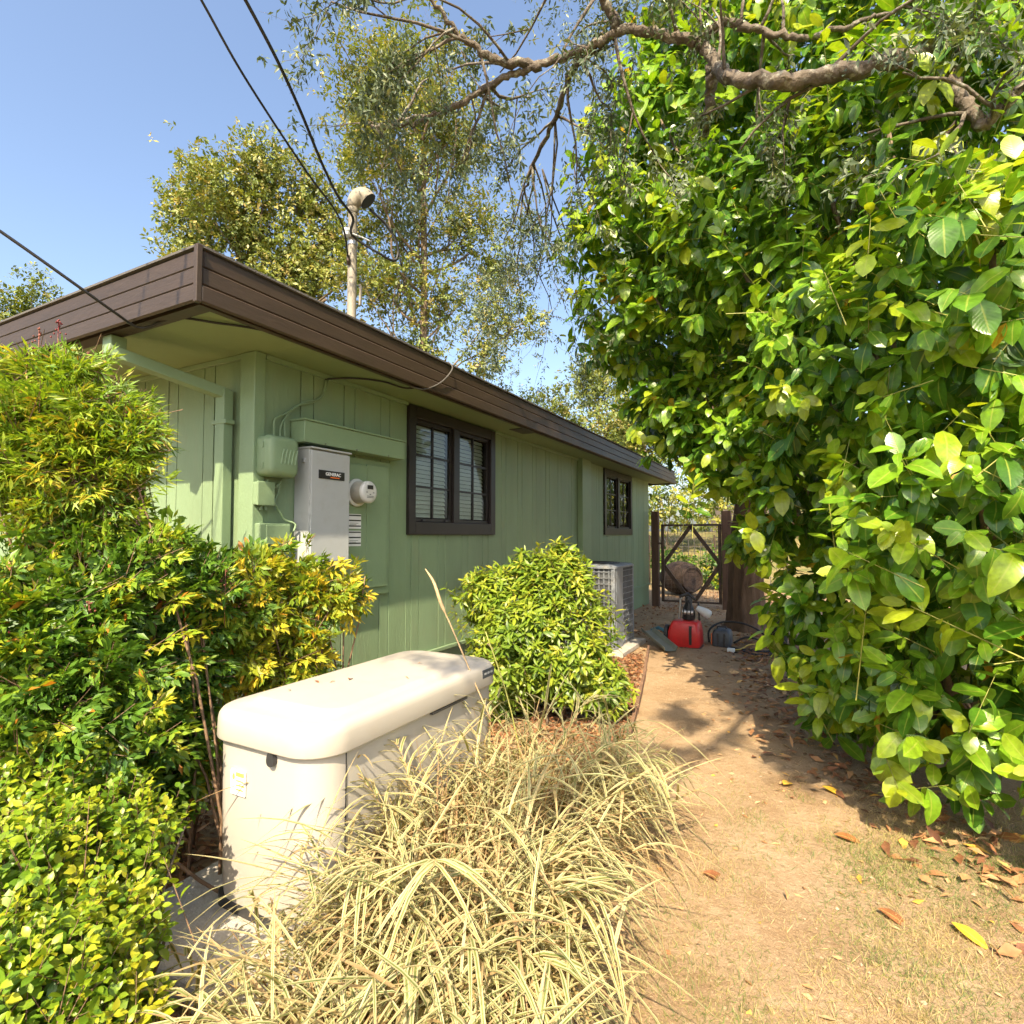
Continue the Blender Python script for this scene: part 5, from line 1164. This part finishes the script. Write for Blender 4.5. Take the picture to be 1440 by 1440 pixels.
def tree(name, label, base, trunk_h, r, ln, mat, leafs, L, W, per, spr, rn0, group=None, levels=4, upb=.25, spread=.75, bark='bark2', trunkdir=(0, 0, 1), sc=1.0, kids=(2, 4), low=.45, blobs=None, nb=0):
    t = thing(name, label, 'tree', base, group)
    m = MB(); tips = []
    top = np.array(base) + nrm(np.array(trunkdir, float)) * trunk_h
    m.tube([tuple(np.array(base) * (1 - q) + top * q + np.array([.12 * math.sin(3 * q), .1 * math.sin(2.2 * q), 0])) for q in np.linspace(0, 1, 7)], [r * (1.35 - .55 * q) for q in np.linspace(0, 1, 7)], 10, wob=.06)
    for k in range(leafs):
        f_ = rng.uniform(low, 1.0); az = rng.random() * 6.283
        branch_tree(m, tips, np.array(base) * (1 - f_) + top * f_, nrm(np.array([math.cos(az), math.sin(az), rng.uniform(.3, 1.3)])), ln * rng.uniform(.7, 1.1), r * .5, 1, levels, spread, upb, kids)
    TP = np.array([q[0] for q in tips]); TD = np.array([q[1] for q in tips])
    k = rng.integers(0, len(TP), per); P = TP[k] + rnd3(per) * spr
    Q = TD[k]
    if blobs:
        P2, n2 = shell(blobs, nb, .75, .25); P = np.concatenate([P, P2]); Q = np.concatenate([Q, n2])
        for b_ in blobs:
            e = np.array(b_[:3]); h0 = np.clip((e[2] - b_[3] - base[2]) / trunk_h * .8, .25, .97); s0 = np.array(base) * (1 - h0) + top * h0
            m.tube([tuple(s0 * (1 - q) + e * q + np.array([0, 0, -.25 * math.sin(3.1 * q)]) + rng.normal(size=3) * .06) for q in np.linspace(0, 1, 6)], [r * .36 * (1 - .75 * q) for q in np.linspace(0, 1, 6)], 6)
            for _ in range(4):
                e2 = e + nrm(rng.normal(size=3)) * b_[3] * .8
                m.tube([tuple(e * .8 + s0 * .2), tuple((e + e2) / 2 + rng.normal(size=3) * .06), tuple(e2)], [r * .14, r * .08, .006], 4)
    lv = Leaves(); sprigs(lv, P, Q, 8, .26 * sc, L, W, up=.2, outw=.5, droop=.6, spread=.9, ntm=1, rn0=rn0, rns=.22, tipb=.2, jitter=.6)
    m.build('trunk', bark, t, smooth='all')
    foliage(t, lv, T_TINY, LM[mat], 0, 'leaf', 'crown')
    return t
tree('broadleaf_tree', 'rounded yellow-green tree rising behind the roof left of the mast', (-14.8, 11.4, 0), 8.4, .20, 2.5, 'tree', 5, .14, .036, 2200, .34, .55, 'trees behind the house', blobs=BL['ltree'], nb=3900)
tree('broadleaf_tree', 'tall sparse tree with thin trunk behind the roof right of the mast', (-10.9, 14.2, 0), 15.0, .11, 2.6, 'tree', 15, .14, .034, 2800, .40, .54, 'trees behind the house', low=.33, blobs=BL['ctree'], nb=2700)
tree('broadleaf_tree', 'distant small tree top at the far left above the roof', (-30.5, 11.8, 0), 10.0, .3, 2.4, 'tree', 9, .19, .05, 3000, .4, .35, 'trees behind the house')
tree('broadleaf_tree', 'dusky tree between roof end and laurel hedge', (-6.4, 21.5, 0), 4.8, .2, 2.4, 'tree', 9, .15, .04, 3600, .36, .45, 'trees behind the house')
# the big oak: trunk by the gate, limbs reaching overhead
ok_ = thing('oak_tree', 'big oak with trunk by the gate and lichened limb stretching overhead', 'tree', (-.85, 9.6, 0))
m = MB()
tp_ = spline([(-.85, 9.6, -.1), (-.86, 9.6, .12), (-.88, 9.58, .6), (-.82, 9.5, 1.6), (-.6, 9.3, 3.0), (-.2, 8.8, 4.4), (.4, 8.0, 5.6)], 8); nt_ = len(tp_)
rad_ = np.interp(np.linspace(0, 6, nt_), range(7), [.42, .30, .25, .23, .21, .20, .18]); rgs = []
for k_, p_ in enumerate(tp_):
    ring = []
    for j in range(48):
        a_ = 2 * math.pi * j / 48; z_ = p_.z
        rr_ = rad_[k_] * (1 + .05 * math.sin(11 * a_ + 1.3 * math.sin(2.1 * z_ + 1)) + .035 * math.sin(19 * a_ + 2.2 * math.sin(3.7 * z_)) + random.uniform(-.02, .02) + .10 * math.exp(-z_ * 3) * math.sin(4 * a_ + .7))
        ring.append((p_.x + rr_ * math.cos(a_), p_.y + rr_ * math.sin(a_), p_.z))
    rgs.append(ring)
m.rings(rgs)
m.build('trunk', 'trunk', ok_, smooth='all')
def smooth_path(pts, sub=4):
    return [p + Vector([random.gauss(0, .008) for _ in range(3)]) for p in spline(pts, sub)]
tips = []
def limb(pts, r0, r1, wob=.22):
    sp_ = smooth_path(pts, 9); n_ = len(sp_)
    mm = MB(); mm.tube(sp_, [(r0 + (r1 - r0) * k / (n_ - 1)) * (1 + .10 * random.uniform(-1, 1)) for k in range(n_)], 12, wob=wob)
    mm.build('limb', 'bark', ok_, smooth='all')
    return sp_
L1 = limb([(.4, 8.0, 5.6), (1.2, 6.6, 6.2), (1.4, 5.2, 5.9)] + PT['oak_limb'], .060, .011)
L2 = limb([(.4, 8.0, 5.6), (1.3, 6.8, 6.2), (1.5, 5.4, 5.9)] + PT['oak_limb2'][::-1], .055, .022)
L3 = limb(PT['oak_limb3'], .035, .015); L4 = limb(PT['oak_limb4'], .032, .012); L5 = limb(PT['oak_limb5'], .045, .022); L6 = limb(PT['oak_limb6'], .03, .01); L7 = limb(PT['oak_limb7'], .032, .01)
mm = MB()
def offs(path, lo, hi, n_, ln, r, dirb, maxl=3, spread=.7):
    for _ in range(n_):
        k = random.randint(int(len(path) * lo), max(int(len(path) * lo), int(len(path) * hi) - 1))
        branch_tree(mm, tips, np.array(path[k]), nrm(np.array(dirb) + rng.normal(size=3) * .7), ln * random.uniform(.6, 1.2), r, 1, maxl, spread, -.10, (1, 3), 5, 6)
offs(L1, .45, 1.0, 11, .75, .014, (-.3, .5, -.1)); offs(L1, .3, .65, 7, .6, .013, (0, .2, .6))
offs(L3, .3, 1, 3, .8, .012, (-.6, -.2, -.2)); offs(L4, .2, 1, 6, .6, .012, (0, .1, .5)); offs(L6, .2, 1, 6, .7, .012, (-.5, .5, -.3)); offs(L7, .2, 1, 5, .8, .012, (-.8, -.3, -.3)); offs(L2, .5, 1, 5, .6, .012, (-.2, -.2, .4))
# drooping sprays left of the limb and below it
for (a, b2, r_) in (((-2.2, 2.87, 5.1), (-2.75, 2.45, 4.9), .012), ((-2.05, 3.05, 4.95), (-2.62, 2.75, 4.55), .012), ((-2.23, 4.65, 5.03), (-2.9, 6.1, 4.3), .014), ((-1.85, 4.29, 5.06), (-2.2, 5.4, 4.2), .013), ((-2.55, 5.05, 5.0), (-3.3, 6.6, 4.0), .014), ((-2.3, 5.0, 5.2), (-3.6, 7.4, 4.8), .014)):
    v = np.array(b2) - np.array(a)
    for _ in range(2): branch_tree(mm, tips, np.array(a), nrm(v + rng.normal(size=3) * .15 * np.linalg.norm(v)), np.linalg.norm(v) * random.uniform(.6, 1.0), r_ * .7, 1, 3, .75, -.1, (2, 4), 6, 6)
mm.build('branches', 'bark', ok_, smooth='all', kind='stuff')
TP = np.array([q[0] for q in tips]); TD = np.array([q[1] for q in tips])
nsp = 2500; k = rng.integers(0, len(TP), nsp); P = TP[k] + rnd3(nsp) * .05
lv = Leaves(); sprigs(lv, P, TD[k], 8, .12, .05, .0085, up=-.1, outw=.6, droop=.55, spread=.75, ntm=2, rn0=.42, rns=.25, tipb=.2, jitter=.5)
foliage(ok_, lv, T_SMALL, LM['oak'], 0, 'leaf', 'leaves')
# higher oak crown over the right side and the path, added above the picture to shade the far wall and path
lv = Leaves()
P, n = shell([(.2, 5.8, 7.0, 1.3), (1.6, 4.8, 6.6, 1.3), (-.6, 8.0, 7.6, 1.4), (1.0, 7.6, 7.2, 1.6), (-1.6, 8.5, 10.0, 1.8), (-2.2, 10.5, 11.5, 1.8), (-.4, 6.8, 8.8, 1.4), (-1.8, 5.6, 8.5, 1.4), (-2.0, 7.5, 9.8, 1.5)], 4200, .7, .2)
sprigs(lv, P, n, 8, .14, .055, .010, up=.1, outw=.6, droop=.4, spread=.8, ntm=1, rn0=.5, rns=.25, jitter=.6)
foliage(ok_, lv, T_TINY, LM['oak'], 0, 'leaf', 'leaves')

# a long limb of the same oak passing high on the right; its sparse sprays dapple the path
L8 = limb([(1.3, 6.8, 6.2), (1.75, 5.0, 6.1), (1.7, 3.2, 5.9), (1.4, 1.4, 5.7), (1.0, -.4, 5.5), (.6, -2.0, 5.2)], .06, .015)
m8 = MB(); tp8 = []
for k_ in range(10):
    q = L8[int(len(L8) * (.55 + .043 * k_))]
    branch_tree(m8, tp8, np.array(q), nrm(np.array([-.6, -.1, -.1]) + rng.normal(size=3) * .5), .8, .012, 1, 3, .7, -.05, (1, 3), 5, 5)
m8.build('branches', 'bark', ok_, smooth='all', kind='stuff')
TP = np.array([q[0] for q in tp8]); TD = np.array([q[1] for q in tp8]); k = rng.integers(0, len(TP), 900)
lv = Leaves(); sprigs(lv, TP[k] + rnd3(900) * .05, TD[k], 8, .13, .06, .012, up=0, outw=.6, droop=.4, spread=.8, ntm=2, rn0=.45, rns=.25, jitter=.5)
foliage(ok_, lv, T_SMALL, LM['oak'], 0, 'leaf', 'leaves')

# ---- shrubs and trees beyond the gate
def shrub(name, label, blobs, n_, L, W, mat, rn0, group=None):
    c = np.array(blobs)[:, :3].mean(0); t = thing(name, label, 'shrub', (c[0], c[1], 0), group)
    lv = Leaves(); P, n = shell(blobs, n_, .5, .2); sprigs(lv, P, n, 7, L * 1.6, L, W, up=.5, outw=.6, droop=.3, spread=.9, ntm=2, rn0=rn0, rns=.25, tipb=.3)
    foliage(t, lv, T_SMALL, LM[mat], 0, 'leaf', 'foliage')
    B_ = np.array(blobs); stems(t, 'stems', [(c[0] + rng.normal() * .1, c[1] + rng.normal() * .1, float(gz(np.array(c[0]), np.array(c[1])))) for _ in blobs], [b_[:3] for b_ in blobs], .02, 'bark2', 5)
shrub('far_shrub', 'sunny yellow-green shrub seen above the gate', [(-5.2, 22.5, 3.2, 1.6), (-3.6, 23.5, 3.2, 1.5), (-4.4, 22.5, 4.8, 1.3), (-6.6, 23, 4.0, 1.6)], 900, .16, .045, 'far', .62)
shrub('far_shrub', 'darker green shrub seen through the gate mesh', [(-2.9, 15.9, .55, .5), (-2.2, 16.1, .6, .55), (-3.6, 16.3, .7, .5), (-1.5, 16.3, .6, .5)], 420, .11, .035, 'nandina', .25)
shrub('far_shrub', 'distant green shrub mass right of the sunny one', [(-1.5, 26, 3.4, 1.6), (.4, 27, 4.0, 2.0), (2.6, 25, 3.2, 1.8), (-.6, 29, 6.5, 2.0)], 900, .18, .05, 'far', .35)
tree('broadleaf_tree', 'thin trunk tree standing on the bank beyond the gate', (-2.6, 27.5, 1.2), 5.5, .22, 2.2, 'tree', 8, .17, .045, 1500, .4, .4, None)
tag(box('garden_wall', 'palewall', (-4.5, 1.5, 31.0, 31.2, 1.2, 3.0), None, .01), 'pale sunlit wall far beyond the gate', 'wall')
for k in range(5):
    sx = -12 + 6.0 * k + rng.normal() * .8; sy = 36 + rng.normal() * 2
    shrub('far_shrub', 'tall tree-like shrub in the far belt, %s from the house' % 'first second third fourth fifth'.split()[k], [(sx, sy, 3.6, 2.6), (sx + 1.2, sy + 1, 5.6, 2.2), (sx - 1.3, sy, 2.6, 2.2)], 420, .30, .08, 'far', .3 + .1 * (k % 3), 'far belt of shrubs')

# dry scraps on the generator lid
for k, (sx, sy, l_) in enumerate([(-1.93, 1.78, .05), (-1.80, 1.86, .07), (-1.84, 1.82, .03), (-1.62, 2.02, .03), (-1.90, 1.62, .03), (-1.72, 2.28, .025)]):
    me = mesh_of('leaf_scrap', T_SMALL, np.zeros((1, 3)), nrm(np.array([[math.cos(k * 2.1), math.sin(k * 2.1), .02]])), np.array([[.1, .1, 1.0]]), np.array([l_]), np.array([l_ * .16]), np.array([.2 + .1 * k]), np.array([1]), LM['litter'])
    o = bpy.data.objects.new('leaf_scrap', me); o.location = (sx, sy, .862); COL.objects.link(o)
    tag(o, 'tiny dry leaf scrap lying on the beige generator lid', 'leaf', 'leaf scraps on the generator lid')
